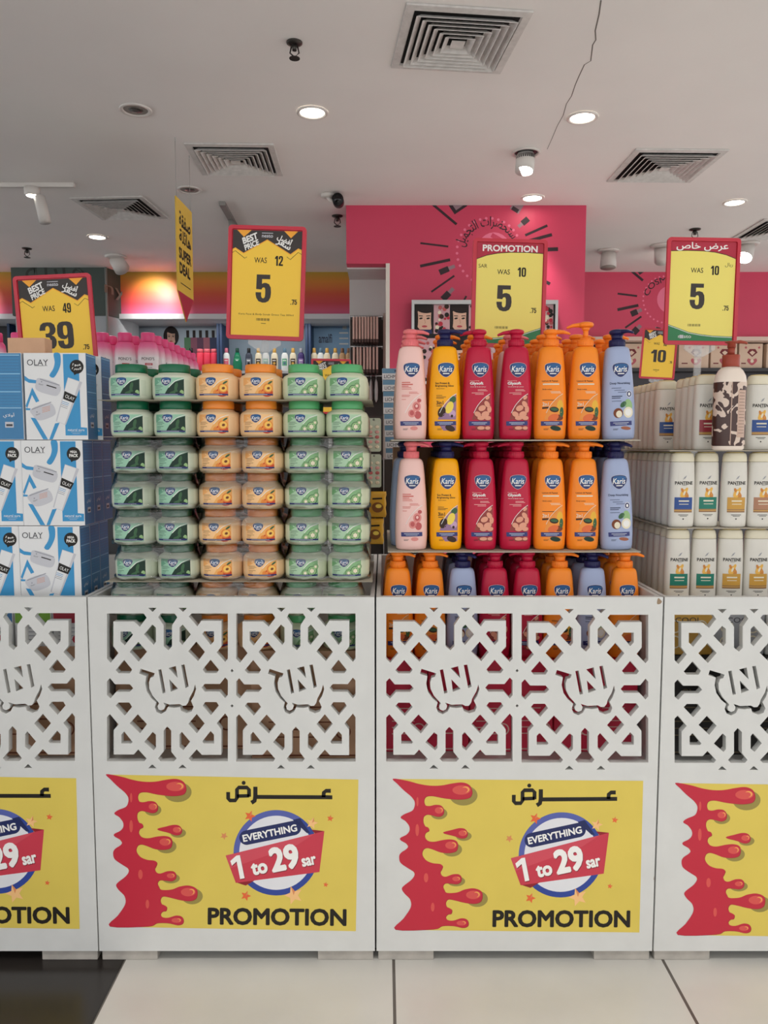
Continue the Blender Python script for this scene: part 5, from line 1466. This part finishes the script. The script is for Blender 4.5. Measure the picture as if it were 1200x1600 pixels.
# ================================================================== PRICE SIGNS
m_sred = mat('red sign frame', (196, 36, 58), .3); m_sred2 = mat('crimson sign print', (178, 44, 66), .35)
m_syel = mat('amber card', (250, 204, 62), .45); m_syel2 = mat('lemon card', (240, 224, 112), .45); m_sdark = mat('charcoal band print', (62, 56, 54), .45); m_sorg = mat('orange card print', (246, 170, 60), .45); m_sgreen = mat('green card print', (58, 128, 84), .45)
m_acr = mat('clear acrylic', (224, 226, 226), .12, alpha=.28)
def art_best(d, was, now, cents='.75', note=None):
    H = 144
    d.poly(rect(0, 0, 100, H), m_syel, 0)
    d.poly([(0,0),(6,0),(16,9.5),(27,0),(74,0),(84,9.5),(94,0),(100,0),(100,25),(95,23),(84,31),(50,12),(16,31),(4,24),(0,26)], m_sdark, 1)
    d.poly([(6,0),(16,9.5),(27,0)], m_sorg, 1); d.poly([(74,0),(84,9.5),(94,0)], m_sorg, 1)
    d.poly([(0,27),(4,25),(16,32.5),(50,13.5),(84,32.5),(95,24.5),(100,26.5),(100,26),(95,23),(84,31),(50,12),(16,31),(4,24),(0,26)], m_sorg, 1)
    d.text('BEST', 25, 11, WHITE_INK, w=23, h=9, bold=.04, rot=22, shear=.1, l=3); d.text('PRICE', 27.5, 20, WHITE_INK, w=22, h=8, bold=.04, rot=24, shear=.1, l=3)
    d.text('\uFEDE\uFEC0\uFED3\uFE83', 75, 12, WHITE_INK, w=22, h=11, bold=.03, rot=-26, l=3); d.text('\uFEAE\uFECC\uFEB3', 73, 20, WHITE_INK, w=22, h=8, bold=.03, rot=-28, l=3)
    d.text('nesto', 50, 7.5, m_bgrey, w=16, h=4, bold=.02, l=3); d.stroke([(42, 3.5), (58, 3.5)], .9, m_bgrey, 3)
    d.stroke([(0, 31), (4, 28.5), (18, 38.5), (21, 36.5)], .7, INK, 2); d.stroke([(100, 31), (95, 28.5), (84, 38.5), (79, 35)], .7, INK, 2)
    d.text('WAS', 41, 40.5, INK, w=18, h=7.6, bold=.008, l=3)
    d.fig(was, 61.5, 73.5, 34, 47.5, INK, 3)
    if len(now) == 1: d.fig(now, 35, 57.5, 60, 98.5, m_sdark, 3)
    else: d.fig(now, 25, 74, 59.5, 97.5, m_sdark, 3, gap=.08)
    d.fig(cents, 85, 95.5, 93, 100, INK, 3, gap=.1)
    if note: d.text(note, 51, 115, m_dkb, w=80, h=3.2, l=3)
    for k in range(13): d.poly(rect(37 + k * 1.55, 120, 37 + k * 1.55 + (.5 + .5 * (k * 7 % 3) / 2), 123.5), INK, 3)
    d.stroke([(44, 127), (51, 127)], .7, m_dkb, 3)
    return H
def art_promo(d, ar=False):
    H = 146
    d.poly(rect(0, 0, 100, H), m_sred2, 0)
    top = [(0, 24), (15, 18.5), (32, 15), (50, 13.4), (75, 13), (100, 14)]
    bot = [(100, 122), (85, 127), (68, 133), (50, 136), (30, 138), (0, 139)]
    if ar: top = [(100 - x, y) for x, y in top][::-1]; bot = [(100 - x, y) for x, y in bot][::-1]
    d.poly(top + [(100, H), (0, H)], m_sgreen, 1)
    d.poly([(x, y - 1) for x, y in top] + [(x, y) for x, y in top[::-1]], INK, 2)
    d.poly(top + bot, m_syel2, 2)
    d.stroke([(x, y + 1.4) for x, y in bot], .8, WHITE_INK, 2)
    if ar:
        d.text('\uFEB9\uFE8E\uFEA7 \uFEBD\uFEAE\uFECB', 48, 6.5, WHITE_INK, w=80, h=13, bold=.02, l=3); d.text('\uFEDD\uFE8E\uFEF3\uFEAD', 90, 33, INK, w=12, h=6.5, l=3)
        d.text('nesto', 26, 140, WHITE_INK, w=20, h=4, l=3); d.poly(rect(18, 137.5, 24, 142.5), m_bgrey, 3)
    else:
        d.text('PROMOTION', 50, 7.4, WHITE_INK, w=83, h=9.6, bold=.028, l=3); d.text('SAR', 9.5, 33.5, INK, w=13, h=5.4, l=3)
    d.text('WAS', 41, 41.5, INK, w=19, h=7.4, bold=.01, l=3)
    d.fig('10', 62, 75, 34.5, 48, INK, 3); d.fig('5', 31.5, 54.5, 61, 99, m_sdark, 3); d.fig('.75', 82, 92.5, 93, 100.5, INK, 3, gap=.1)
    for k in range(13): d.poly(rect(30 + k * 1.6, 121, 30 + k * 1.6 + (.5 + .5 * (k * 7 % 3) / 2), 124.5), INK, 3)
    return H
def rrect(w, h, r, n=5):
    out = []
    for cx, cz, a in ((w - r, h - r, 0), (-w + r, h - r, 90), (-w + r, -h + r, 180), (w - r, -h + r, 270)):
        out += [(cx + r * math.cos(math.radians(a + 90 * k / n)), cz + r * math.sin(math.radians(a + 90 * k / n))) for k in range(n + 1)]
    return out
def price_sign(label, px, py, Y, W, H, roll, yaw, art, stem_z, stem=True, group='red framed price signs', rise=0.0):
    c = P(px, py, Y)
    t = thing('price_sign', label, 'price sign', (c.x, Y, c.z), 0, group)
    t.rotation_euler = (0, math.radians(roll), math.radians(yaw))
    w, h = W / 2, H / 2
    fw = W * .046
    MB().prism([rrect(w, h, W * .05), rrect(w - fw, h - fw, W * .02)], -.005, .004).build('sign_frame', m_sred, t)
    MB().prism([rrect(w - fw - .0003, h - fw - .0003, W * .02)], -.0005, .002).build('backing_board', m_sred, t)
    d = Decal(down=True)
    HH = art(d)
    cw = W - 2 * fw - .004; ch = H - 2 * fw - .004
    d.build('printed_card', t, lambda u, v, hh: ((u / 100 - .5) * cw, -.0006 - hh, (.5 - v / HH) * ch), eps=.00006, base=.0004)
    if stem:
        k = MB()
        k.prism([[(-w * .42, -h - .0005), (w * .42, -h - .0005), (w * .42, -h - .012), (.012, -h - .032), (-.012, -h - .032), (-w * .42, -h - .012)]], -.004, .004)
        k.build('bracket', m_acr, t)
    MB().box(-.009, .009, .0046, .012, stem_z - c.z + .0107, -h * .2).build('stem', m_acr, t)
    MB().box(-.045, .045, -.04, .05, stem_z - c.z + .0035, stem_z - c.z + .0105, bev=.002).build('base_plate', m_acr, t)
    return t
price_sign('amber best price sign reading 5 above the apricot jars', 416, 443, 2.10, .2090, .2985, 2.4, -3, lambda d: art_best(d, '12', '5', note='Karis Face & Body Scrub Green Tea 300ml'), Z_SHELF)
price_sign('amber best price sign reading 39 behind the gift boxes', 89, 517, 2.08, .203, .292, -3.2, 2, lambda d: art_best(d, '49', '39'), Z_SHELF)
price_sign('lemon yellow promotion sign reading 5 behind the orange pump bottles', 795, 459, 2.22, .211, .301, 1.0, 2, lambda d: art_promo(d), Z_SHELF)
price_sign('lemon yellow special offer sign reading 5 above the shampoo bottles', 1096.5, 456, 2.16, .2035, .289, .5, 2, lambda d: art_promo(d, True), Z_SHELF)
price_sign('small far amber sign reading 10 left of the special offer sign', 1029, 553, 4.3, .188, .275, 3.5, -8, lambda d: art_best(d, '15', '10'), 0.0)
price_sign('far orange sign with red frame peeping over the light green lids', 517, 604, 4.4, .225, .31, 1, 0, lambda d: art_best(d, '12', '5'), 0.0)

# hanging deal sign, turned edge-wise
h1 = atz(276, 212, CEIL_Z); h2 = atz(294.5, 245, CEIL_Z)
p1 = P(273.5, 296, h1.y); p2 = P(299, 341, h2.y)
L = math.hypot(p2.x - p1.x, p2.y - p1.y)
zt = (p1.z + p2.z) / 2
t = thing('hanging_sign', 'yellow super deal sign with red pointed foot hanging edge-on from wires', 'hanging sign', (p1.x, p1.y, zt), math.atan2(p2.y - p1.y, p2.x - p1.x))
zb1 = P(274, 453, h1.y).z - zt
hh = .62 if abs(zb1) > .9 or abs(zb1) < .3 else -zb1
zap = -(hh + .16)
MB().prism([[(0, 0), (0, -hh), (L * .5, zap), (L, -hh), (L, 0)]], -.003, .003).build('sign_board', mat('sign board', (214, 178, 70), .5), t)
d = Decal()
d.poly([(0, -hh), (0, 0), (L, 0), (L, -hh)], mat('mustard sign print', (222, 186, 74), .45), 0)
d.poly([(0, -hh), (L * .5, zap), (L, -hh)], m_sred2, 0)
d.text('\uFE94\uFED8\uFED4\uFEBB', L * .52, -hh * .20, INK, w=L * .72, h=hh * .17, bold=.03, l=2); d.text('\uFE94\uFEE0\uFE8B\uFE8E\uFEEB', L * .52, -hh * .38, INK, w=L * .74, h=hh * .15, bold=.03, l=2)
d.text('SUPER', L * .5, -hh * .575, INK, w=L * .78, h=hh * .125, bold=.045, l=2); d.text('DEAL', L * .47, -hh * .735, INK, w=L * .68, h=hh * .125, bold=.045, l=2)
d.stroke([(L * .18, -hh * .9), (L * .82, -hh * .9)], .006, INK, 2)
d.build('sign_print', t, lambda u, v, h: (u, -.0032 - h, v))
for xx, hz in ((.02, h1), (L - .02, h2)):
    MB().tube([(xx, 0, 0), (xx, 0, CEIL_Z - zt - .02)], .0012, 6).build('hanging_wire', mat('steel wire', (150, 146, 140), .4), t)
    MB().tube([(xx, 0, CEIL_Z - zt - .022), (xx + .006, 0, CEIL_Z - zt - .012), (xx, 0, CEIL_Z - zt - .0005)], .003, 6).build('ceiling_hook', WHITE_PAINT, t)

# ================================================================== THE SHELVES FAR BACK
YB = 8.45
zsh = zof(581, YB)
m_shelf = mat('pale shelf board', (186, 188, 190), .5); m_shd = mat('dark shelf board', (52, 50, 52), .5); m_bkblue = mat('blue grey panel', (160, 180, 196), .55); m_bkblue2 = mat('sky blue panel', (140, 184, 220), .5); m_dkblue = mat('dark blue divider', (38, 60, 96), .5)
zu = zof(500, YB)
def wallshelf(label, pa, pb, Y, z, ztop, panel, art=None, lower=True):
    a = P(pa, 560, Y).x; b = P(pb, 560, Y).x
    cx = (a + b) / 2; w = (b - a) / 2
    t = thing('wall_shelf_unit', label, 'shelf unit', (cx, Y, 0), 0, 'shelf units along the back wall')
    MB().box(-w, w, -.12, .33, z - .03, z, bev=.002).build('shelf_board', m_shelf, t)
    MB().box(-w, w, -.10, .33, 0, z - .0305).build('unit_body', m_shd, t)
    MB().box(-w, w, .30, .33, z + .0005, ztop).build('back_panel', panel, t)
    for s in (-1, 1):
        MB().box(s * w - (.025 if s > 0 else 0), s * w + (.025 if s < 0 else 0), -.08, .2995, z + .0005, ztop).build('side_panel', m_dkblue, t)
    if art:
        d = Decal(); art(d, w, z, ztop)
        d.build('panel_print', t, lambda u, v, h: (u, .2998 - h, v), base=.002, eps=.0006)
    return t
def face(d, cx, cy, s, hair, l=1, tilt=0):
    d.poly(ell(cx, cy + .1 * s, s * .62, s * .80, 24, rot=tilt), hair, l)
    d.poly(ell(cx + .02 * s, cy - .55 * s, s * .24, s * .4, 16), mat('skin print', (226, 184, 160), .5), l + 1)
    d.poly(ell(cx, cy, s * .42, s * .56, 24, rot=tilt), mat('skin print', (226, 184, 160), .5), l + 2)
    d.poly(ell(cx + s * .05, cy + s * .52, s * .42, s * .2, 18, rot=tilt - 12), hair, l + 3)
    for q in (-1, 1):
        d.poly(ell(cx + q * s * .40, cy + s * .05, s * .10, s * .55, 14), hair, l + 3)
        d.poly(ell(cx + q * s * .17, cy + s * .08, s * .085, s * .04, 10, rot=tilt), INK, l + 3)
        d.stroke([(cx + q * s * .08, cy + s * .19), (cx + q * s * .27, cy + s * .20)], s * .035, hair, l + 3)
    d.stroke([(cx, cy + s * .05), (cx + s * .04, cy - s * .14), (cx - s * .02, cy - s * .15)], s * .025, mat('blush skin print', (200, 140, 118), .5), l + 3)
    d.poly(ell(cx, cy - s * .29, s * .13, s * .05, 12), mat('lip print', (190, 76, 84), .5), l + 3)
m_hair = mat('dark hair print', (38, 28, 26), .5)
def art_hair(d, w, z, zt):
    zc = z + (zt - z) * .70
    face(d, -w * .12, zc + .02, .14, m_hair, 2)
    for k in range(5):
        x = w * (.22 + k * .13)
        m = (mat('green bottle print', (92, 140, 100), .5), mat('mauve bottle print', (150, 90, 110), .5), mat('plum bottle print', (104, 66, 92), .5), mat('rose bottle print', (178, 106, 120), .5), mat('navy bottle print', (52, 60, 96), .5))[k]
        d.poly(rect(x - .04, zc - .2, x + .04, zc + .02), m, 2); d.poly(rect(x - .016, zc + .02, x + .016, zc + .10), m_hair, 2)
    for k in range(3): d.stroke([(-w * .7, zc - k * .06), (-w * .38, zc - k * .06)], .018, WHITE_INK, 2)
def art_amalfi(d, w, z, zt):
    zc = z + (zt - z) * .72
    d.text('amalfi', -w * .35, zc, m_dkblue, w=w * .62, h=.10, bold=.02, l=2)
    for k in range(3): d.stroke([(w * .30, zc + .06 - k * .06), (w * .72, zc + .06 - k * .06)], .016, WHITE_INK, 2)
    d.poly([(w * .45, zc + .1), (w * .65, zc + .1), (w * .60, zc + .28), (w * .5, zc + .28)], mat('pale tube print', (206, 214, 214), .5), 2)
wallshelf('back wall shelf unit left of the green column', -140, 22, YB, zsh, zu, m_shd)
wallshelf('back wall shelf unit with the hair picture, left of the best price sign', 187, 345, YB, zsh, zu, mat('pale blue panel', (180, 196, 208), .5), art_hair)
wallshelf('back wall shelf unit behind the best price sign', 346, 482, YB, zsh, zu, m_bkblue)
wallshelf('back wall shelf unit with the blue lettered panel', 483, 552, YB, zsh, zu, m_bkblue2, art_amalfi)
BOT = {}
def bg_bottle(kind, body, cap, band, prof=None, capp=None):
    t = thing('toiletry_bottle', '', 'bottle', (0, 0, 0))
    MB().lathe(prof or [(0, .034, .024), (.01, .038, .027), (.14, .038, .027), (.18, .033, .024), (.20, .020, .018)], 20, 2.3).build('bottle_body', body, t)
    MB().lathe(capp or [(.2003, .018), (.204, .020), (.245, .018), (.25, .014)], 16).build('cap', cap, t)
    d = Decal(); d.poly(rect(-.026, .06, .026, .135), band, 0); d.stroke([(-.018, .115), (.018, .115)], .008, WHITE_INK, 1); d.poly(ell(0, .085, .014, n=12), cap, 1)
    d.build('label', t, lambda u, v, h: (u, -.027 * (1 - abs(u / .038) ** 2.3) ** (1 / 2.3) - h, v), cuts_u=frange(-.026, .026, 6), base=.001, eps=.0005)
    BOT[kind] = Stock(t)
m_gy = mat('deep gold plastic', (206, 160, 78), .4)
bg_bottle('gold', mat('ivory plastic', (226, 214, 186), .4), m_gy, mat('black gold label', (70, 54, 34), .5))
bg_bottle('green', mat('white plastic', (226, 230, 228), .4), mat('steel blue plastic', (90, 120, 140), .4), mat('fresh green label', (96, 168, 130), .5))
bg_bottle('purple', mat('violet plastic', (70, 54, 110), .4), mat('grey plastic', (150, 150, 160), .4), mat('lilac label', (150, 120, 180), .5))
bg_bottle('emerald', mat('emerald plastic', (20, 120, 84), .4), mat('dark green plastic', (14, 66, 50), .4), mat('mint panel label', (110, 190, 150), .5), [(0, .040, .026), (.01, .048, .03), (.09, .050, .03), (.15, .036, .026), (.20, .024, .018)])
bg_bottle('pinkwhite', mat('white plastic', (226, 230, 228), .4), mat('rosy cap', (206, 110, 130), .4), mat('rose panel label', (214, 90, 110), .5))
bg_bottle('coral', mat('coral red plastic', (222, 62, 86), .4), mat('pale coral cap', (236, 110, 122), .4), mat('dusky label', (150, 50, 80), .5), [(0, .034, .024), (.006, .038, .034), (.19, .038, .034), (.2, .034, .03)], [(.2003, .034, .030), (.235, .034, .030), (.24, .03, .026)])
bg_bottle('dark', mat('slate plastic', (60, 66, 80), .4), mat('black plastic', (22, 22, 24), .4), mat('grey label', (120, 126, 136), .5))
bg_bottle('tan', mat('tan plastic', (178, 142, 104), .4), mat('brown plastic', (120, 86, 60), .4), mat('cream label', (216, 196, 160), .5))
def put_bg(k, label, px, Y=YB - .03, z=None, sc=1.0):
    o = BOT[k].put(label, (P(px, 565, Y).x, Y, (zsh if z is None else z) + .0004), 0)
    o.scale = (sc, sc, sc); o['group'] = 'toiletries on the back wall shelves'
for k, px in enumerate((313, 324, 335)): put_bg('coral', f'coral red can on the back shelf, {ORD[k]} from the left', px)
put_bg('pinkwhite', 'white and pink bottle on the back shelf right of the coral cans', 354)
put_bg('emerald', 'emerald green bottle on the back shelf', 371)
put_bg('dark', 'slate grey bottle just right of the emerald bottle', 389)
pos = [('gold', 404), ('green', 415.5), ('gold', 429), ('green', 445), ('gold', 458), ('purple', 470.5)]
seen = {}
for k, px in pos:
    seen[k] = seen.get(k, 0) + 1
    put_bg(k, f'{dict(gold="ivory and gold", green="white and green", purple="violet")[k]} bottle under the best price sign, {ORD[seen[k] - 1]} of its kind from the left', px)
for k, px in enumerate((491, 511, 524)): put_bg('gold', f'ivory and gold bottle below the blue lettered panel, {ORD[k]} from the left', px)
put_bg('green', 'thin white bottle below the blue lettered panel', 501)
for k, px in enumerate((535, 545)): put_bg('tan', f'tan bottle below the blue lettered panel, {ORD[k]} from the left', px)
for k, px in enumerate((197, 208, 219, 230, 241, 252, 263, 274, 286, 299)):
    put_bg(('tan', 'dark', 'purple', 'green', 'dark')[k % 5], f'dim bottle on the shelf behind the powder bottles, {ORD[k]} from the left', px)
for k, px in enumerate((-8, 6)): put_bg(('dark', 'tan')[k], f'{("slate", "tan")[k]} bottle on the far left back shelf', px)

# hanging packs beside the pink wall
YH = 6.9
a = P(546, 560, YH).x; b = P(604, 560, YH).x
t = thing('hook_rack', 'dark peg rack of hanging packs beside the pink wall', 'rack', ((a + b) / 2, YH + .12, 0))
w = (b - a) / 2
MB().box(-w, w, .06, .09, 0, zof(488, YH)).build('peg_board', mat('dark peg board', (58, 50, 46), .6), t)
MB().box(w - .03, w, -.02, .0595, 0, zof(486, YH)).build('rack_post', mat('pale post', (196, 186, 172), .5), t)
zr_ = [zof(494, YH), zof(541, YH), zof(587, YH)]
for z in zr_: MB().tube([(-w + .01, -.1, z), (w - .035, -.1, z)], .006, 8).build('hook_bar', CHROME, t)
for z in zr_:
    for q in (-w + .012, w - .04): MB().tube([(q, -.1, z), (q, .0595, z)], .005, 8).build('bar_arm', CHROME, t)
m_pk = mat('dusty rose pack', (232, 198, 182), .5); m_pkd = mat('dark pack end', (92, 68, 60), .5); m_pad = mat('pale grey pad', (206, 204, 200), .5)
def pack(kind):
    t = thing('hanging_pack', '', 'hanging pack', (0, 0, 0))
    if kind == 'card':
        MB().box(-.009, .009, -.11, .03, -.205, -.012, bev=.003).build('card_sleeve', m_pk, t)
        MB().box(-.010, .010, -.112, .032, -.232, -.2055, bev=.003).build('dark_end', m_pkd, t)
    else:
        MB().lathe([(-.225, .004, .02), (-.20, .014, .05), (-.12, .017, .07), (-.05, .012, .05), (-.02, .003, .02)], 18).build('pad', m_pad, t)
    MB().tube([(0, 0, -.03), (0, -.0095, -.006), (0, -.0098, .0062), (0, -.0090, .0150), (0, 0, .0170), (0, .0090, .0150), (0, .0098, .0062)], .002, 6).build('hook', CHROME, t)
    return Stock(t)
PKc, PKp = pack('card'), pack('pad')
for r in range(3):
    n = (9, 8, 5)[r]
    for k in range(n):
        x = a + .03 + (b - a - .10) * (k + .5) / n
        o = (PKc if r < 2 else PKp).put(f'{"dusty rose hanging pack" if r < 2 else "pale hanging pad"}, {ORD[k]} from the left, {("upper", "middle", "lower")[r]} rack row', (x, YH + .02, zr_[r] - .0062), random.uniform(-.02, .02))
        o['group'] = 'packs hanging on the rack beside the pink wall'

# aisle end with peg packs, between the jar tower and the pump bottles
YG = 3.0
zg = zof(718, YG)
a = P(558, 700, YG).x; b = P(690, 700, YG).x
t = thing('aisle_end_unit', 'dark aisle end unit seen between the jar tower and the pump bottles', 'display unit', ((a + b) / 2, YG, 0))
w = (b - a) / 2
MB().box(-w, w, .02, .42, 0, zg, bev=.002).build('unit_body', mat('dark brown unit', (54, 46, 42), .5), t)
MB().box(-w + .004, -w + .10, .025, .035, zg + .0005, zof(650, YG)).build('peg_panel', mat('dark brown unit', (54, 46, 42), .5), t)
MB().box(w * -.38, w * -.36, -.004, .0195, .2, zg).build('price_rail', CHROME, t)
hooks = []
for px, py in ((584, 656), (584.5, 712), (590, 770), (586, 812)):
    p = P(px, py, YG - .02); hooks.append(p)
    MB().tube([(p.x - (a + b) / 2, -.03, p.z), (p.x - (a + b) / 2, .0245 if py < 715 else .0195, p.z)], .0025, 6).build('peg_hook', CHROME, t)
m_clam = mat('pale green clamshell', (196, 206, 180), .2); m_nail = mat('pearl pink nail', (226, 166, 156), .25); m_nail2 = mat('rosy nail', (196, 104, 100), .25); m_nail3 = mat('cream nail', (234, 220, 190), .25)
for q, (hk, top) in enumerate(((hooks[0], 'upper'), (hooks[1], 'lower'))):
    t = thing('nail_pack', f'{top} clear pack of press-on nails hanging beside the jar tower', 'nail pack', (hk.x, YG - .034, hk.z), 0, 'nail packs on the aisle end')
    MB().prism([rrect(.028, .064, .008), ell(0, .058, .004, n=10)], 0, .004).build('backing_card', m_clam, t, (0, 0, -.058))
    for k in range(10):
        k2 = MB(); cx = -.013 + (k % 2) * .026; cz = -.028 - (k // 2) * .019
        k2.lathe([(0, .0085, .0065), (.002, .008, .006), (.0035, .005, .004)], 14)
        for i, v in enumerate(k2.v): k2.v[i] = (cx + v[0], -.0004 - v[2], cz + v[1])
        k2.build('press_on_nail', (m_nail3, m_nail, m_nail2, m_nail, m_nail3)[(k // 2) % 5], t)
for q, (hk, nm) in enumerate(((hooks[2], 'upper'), (hooks[3], 'lower'))):
    t = thing('snack_bag', f'{nm} mustard yellow hanging bag beside the jar tower', 'bag', (hk.x, YG - .032, hk.z), 0, 'yellow bags on the aisle end')
    k = MB()
    rows = []
    for i in range(9):
        f = i / 8
        th_ = .002 + .010 * math.sin(PI * f) ** .8
        rows.append((-.10 * f + .006, .033 + .002 * math.sin(i * 2.1), th_))
    k.lathe(rows, 20, 3.0); k.build('bag_body', mat('mustard foil', (214, 162, 40), .3), t)
    d = Decal(); d.poly(ell(0, -.055, .022, .02, 18), mat('brown print', (130, 82, 40), .5), 0); d.poly(ell(.004, -.05, .012, .008, 14), m_yl, 1); d.stroke([(-.02, -.022), (.018, -.02)], .006, INK, 1)
    d.build('bag_print', t, lambda u, v, h: (u, -.0126 - h, v))
# blue and white cartons stacked on the aisle end
pt = zof(573, YG); n = 8; hgt = (pt - zg) / n
x0 = P(597, 640, YG).x; x1 = x0 + .118
for k in range(n):
    z = zg + k * hgt + .0005
    t = thing('remedy_carton', f'small blue and white carton, {ORD[n - 1 - k]} from the top beside the blush bottle', 'carton', ((x0 + x1) / 2 + .004 * (n - 1 - k) * .5, YG + .06, z), random.uniform(-.03, .03), 'blue and white cartons on the aisle end')
    MB().box(-.059, .059, 0, .05, 0, hgt - .001, bev=.0006).build('carton_body', m_bwhite, t)
    d = Decal(); d.poly(rect(-.0585, hgt * .55, .0585, hgt * .97), mat('dusty blue print', (108, 150, 178), .5), 0); d.text('LICHMA', -.022, hgt * .27, m_btxt, w=.058, h=hgt * .30, bold=.01, l=1); d.poly(rect(-.01, hgt * .68, .05, hgt * .84), m_dkblue, 1)
    d.build('carton_print', t, lambda u, v, h: (u, -h, v))

# make-up picture display on the pink wall
ya = Y_PINK - .10
fa, fb = P(643, 520, ya), P(871, 520, ya)
zt, zl = zof(469, ya), zof(600, ya)
t = thing('makeup_display', 'black framed make-up display with face pictures on the pink wall', 'picture display', ((fa.x + fb.x) / 2, ya, 0))
cx = (fa.x + fb.x) / 2; w = (fb.x - fa.x) / 2
MB().box(-w, w, .02, .0985, zl, zt, bev=.003).build('display_case', BLACKP, t)
MB().prism([[(-w, zl), (w, zl), (w, zt), (-w, zt)], [(-w + .02, zl + .02), (w - .02, zl + .02), (w - .02, zt - .03), (-w + .02, zt - .03)]], -.01, .0195).build('frame', CHROME, t)
def pic(x0, x1, y0, y1, what):
    q0 = P(x0, y0, ya); q1 = P(x1, y1, ya)
    d = Decal()
    a_, b_, c_, e_ = q0.x - cx, q1.x - cx, q1.z, q0.z
    mx_, mz = (a_ + b_) / 2, (c_ + e_) / 2
    if what == 'face':
        d.poly(rect(a_, c_, b_, e_), mat('dark portrait ground', (60, 44, 46), .5), 0)
        face(d, mx_, mz - .01, (e_ - c_) * .72, m_hair, 1, 10)
        d.poly(rect(a_, c_, b_ - .01, c_ + .03), m_navy, 6)
    else:
        d.poly(rect(a_, c_, b_, e_), mat('mauve picture ground', (206, 160, 166), .5), 0)
        for k in range(24):
            random.seed(k + int(x0)); x = random.uniform(a_ + .01, b_ - .01); z = random.uniform(c_ + .01, e_ - .01)
            d.poly(ell(x, z, random.uniform(.008, .018), n=10), (m_dkb, m_rose2, m_cream, m_red, INK)[k % 5], 1 + .2 * k)
    # keep every print inside its picture
    d.items = [([(min(max(p[0], a_), b_), min(max(p[1], c_), e_)) for p in vs], fs, mi, l) for vs, fs, mi, l in d.items]
    d.build('picture', t, lambda u, v, h: (u, .0195 - h, v), base=.001, eps=.0008)
for x0, x1, y0, y1, k in ((650, 677, 474, 521, 'face'), (678, 703, 474, 521, 'goods'), (705, 732, 474, 521, 'face'), (733, 770, 474, 521, 'goods'), (771, 800, 474, 521, 'face'), (801, 846, 474, 521, 'goods'), (848, 865, 474, 521, 'goods'),
                          (650, 690, 528, 590, 'goods'), (692, 734, 528, 590, 'face'), (736, 790, 528, 590, 'goods'), (792, 864, 528, 590, 'goods')):
    pic(x0, x1, y0, y1, k)
random.seed(11)

# gift boxes on the right back wall
YR = 8.3
zrs = zof(577, YR)
a = P(905, 570, YR).x; b = P(1330, 570, YR).x
t = thing('wall_shelf_unit', 'dark shelf unit under the right pink wall carrying beige gift boxes', 'shelf unit', ((a + b) / 2, YR, 0), 0, 'shelf units along the back wall')
w = (b - a) / 2
MB().box(-w, w, -.15, .33, zrs - .035, zrs, bev=.002).build('shelf_board', m_shd, t)
MB().box(-w, w, .05, .33, 0, zrs - .0355).build('unit_body', mat('smoky shelf interior', (72, 70, 74), .6), t)
MB().box(-w, w, .30, .33, zrs + .0005, zof(534, YR)).build('back_panel', mat('smoky shelf interior', (72, 70, 74), .6), t)
m_beige = mat('beige gift wrap', (226, 200, 176), .5); m_gp = mat('dusty pink print', (190, 96, 104), .5); m_gp2 = mat('maroon print', (120, 44, 50), .5)
for k, (pa, pb, dx) in enumerate(((950, 1004, .8), (1060, 1108, .62), (1110, 1152, .55), (1154, 1192, .6), (1197, 1240, .5))):
    q0, q1 = P(pa, 575, YR - .1).x, P(pb, 540, YR - .1).x
    H = zof(537, YR - .1) - zrs
    t = thing('beige_gift_box', ['beige printed gift box beside the far amber price sign', 'beige printed gift box left of the special offer sign stem', 'beige printed gift box behind the special offer sign stem', 'beige printed gift box behind the rust red pump', 'beige gift box cut by the right photo edge'][k], 'gift box', ((q0 + q1) / 2, YR - .1, zrs + .0005), 0, 'beige gift boxes on the right back shelf')
    w = (q1 - q0) / 2
    MB().box(-w, w, 0, .2, 0, H, bev=.003).build('box_body', m_beige, t)
    d = Decal()
    c = w * (dx - .5) * 1.2
    d.poly(rect(-w + .006, .006, w - .006, H - .006), mat('pale beige print', (220, 194, 170), .5), 0)
    d.poly(catmull([(c, H * .12), (c + .05, H * .28), (c + .04, H * .40), (c, H * .34), (c - .04, H * .40), (c - .05, H * .28)], 5), m_gp, 1); d.poly(ell(c, H * .29, .018, n=14), m_cream, 2)
    d.poly([(c - .055, H * .64), (c - .03, H * .78), (c + .03, H * .78), (c + .055, H * .64), (c, H * .46)], m_gp2, 1); d.poly([(c - .03, H * .64), (c, H * .72), (c + .03, H * .64), (c, H * .52)], m_beige, 2)
    d.poly(star(c - .07, H * .84, .018), m_gp, 1); d.poly(star(c + .07, H * .84, .018), m_gp, 1)
    d.stroke([(-w * .8, H * .2), (-w * .4, H * .2)], .012, m_gp2, 1)
    d.build('box_print', t, lambda u, v, h: (u, -h, v), base=.001, eps=.0008)
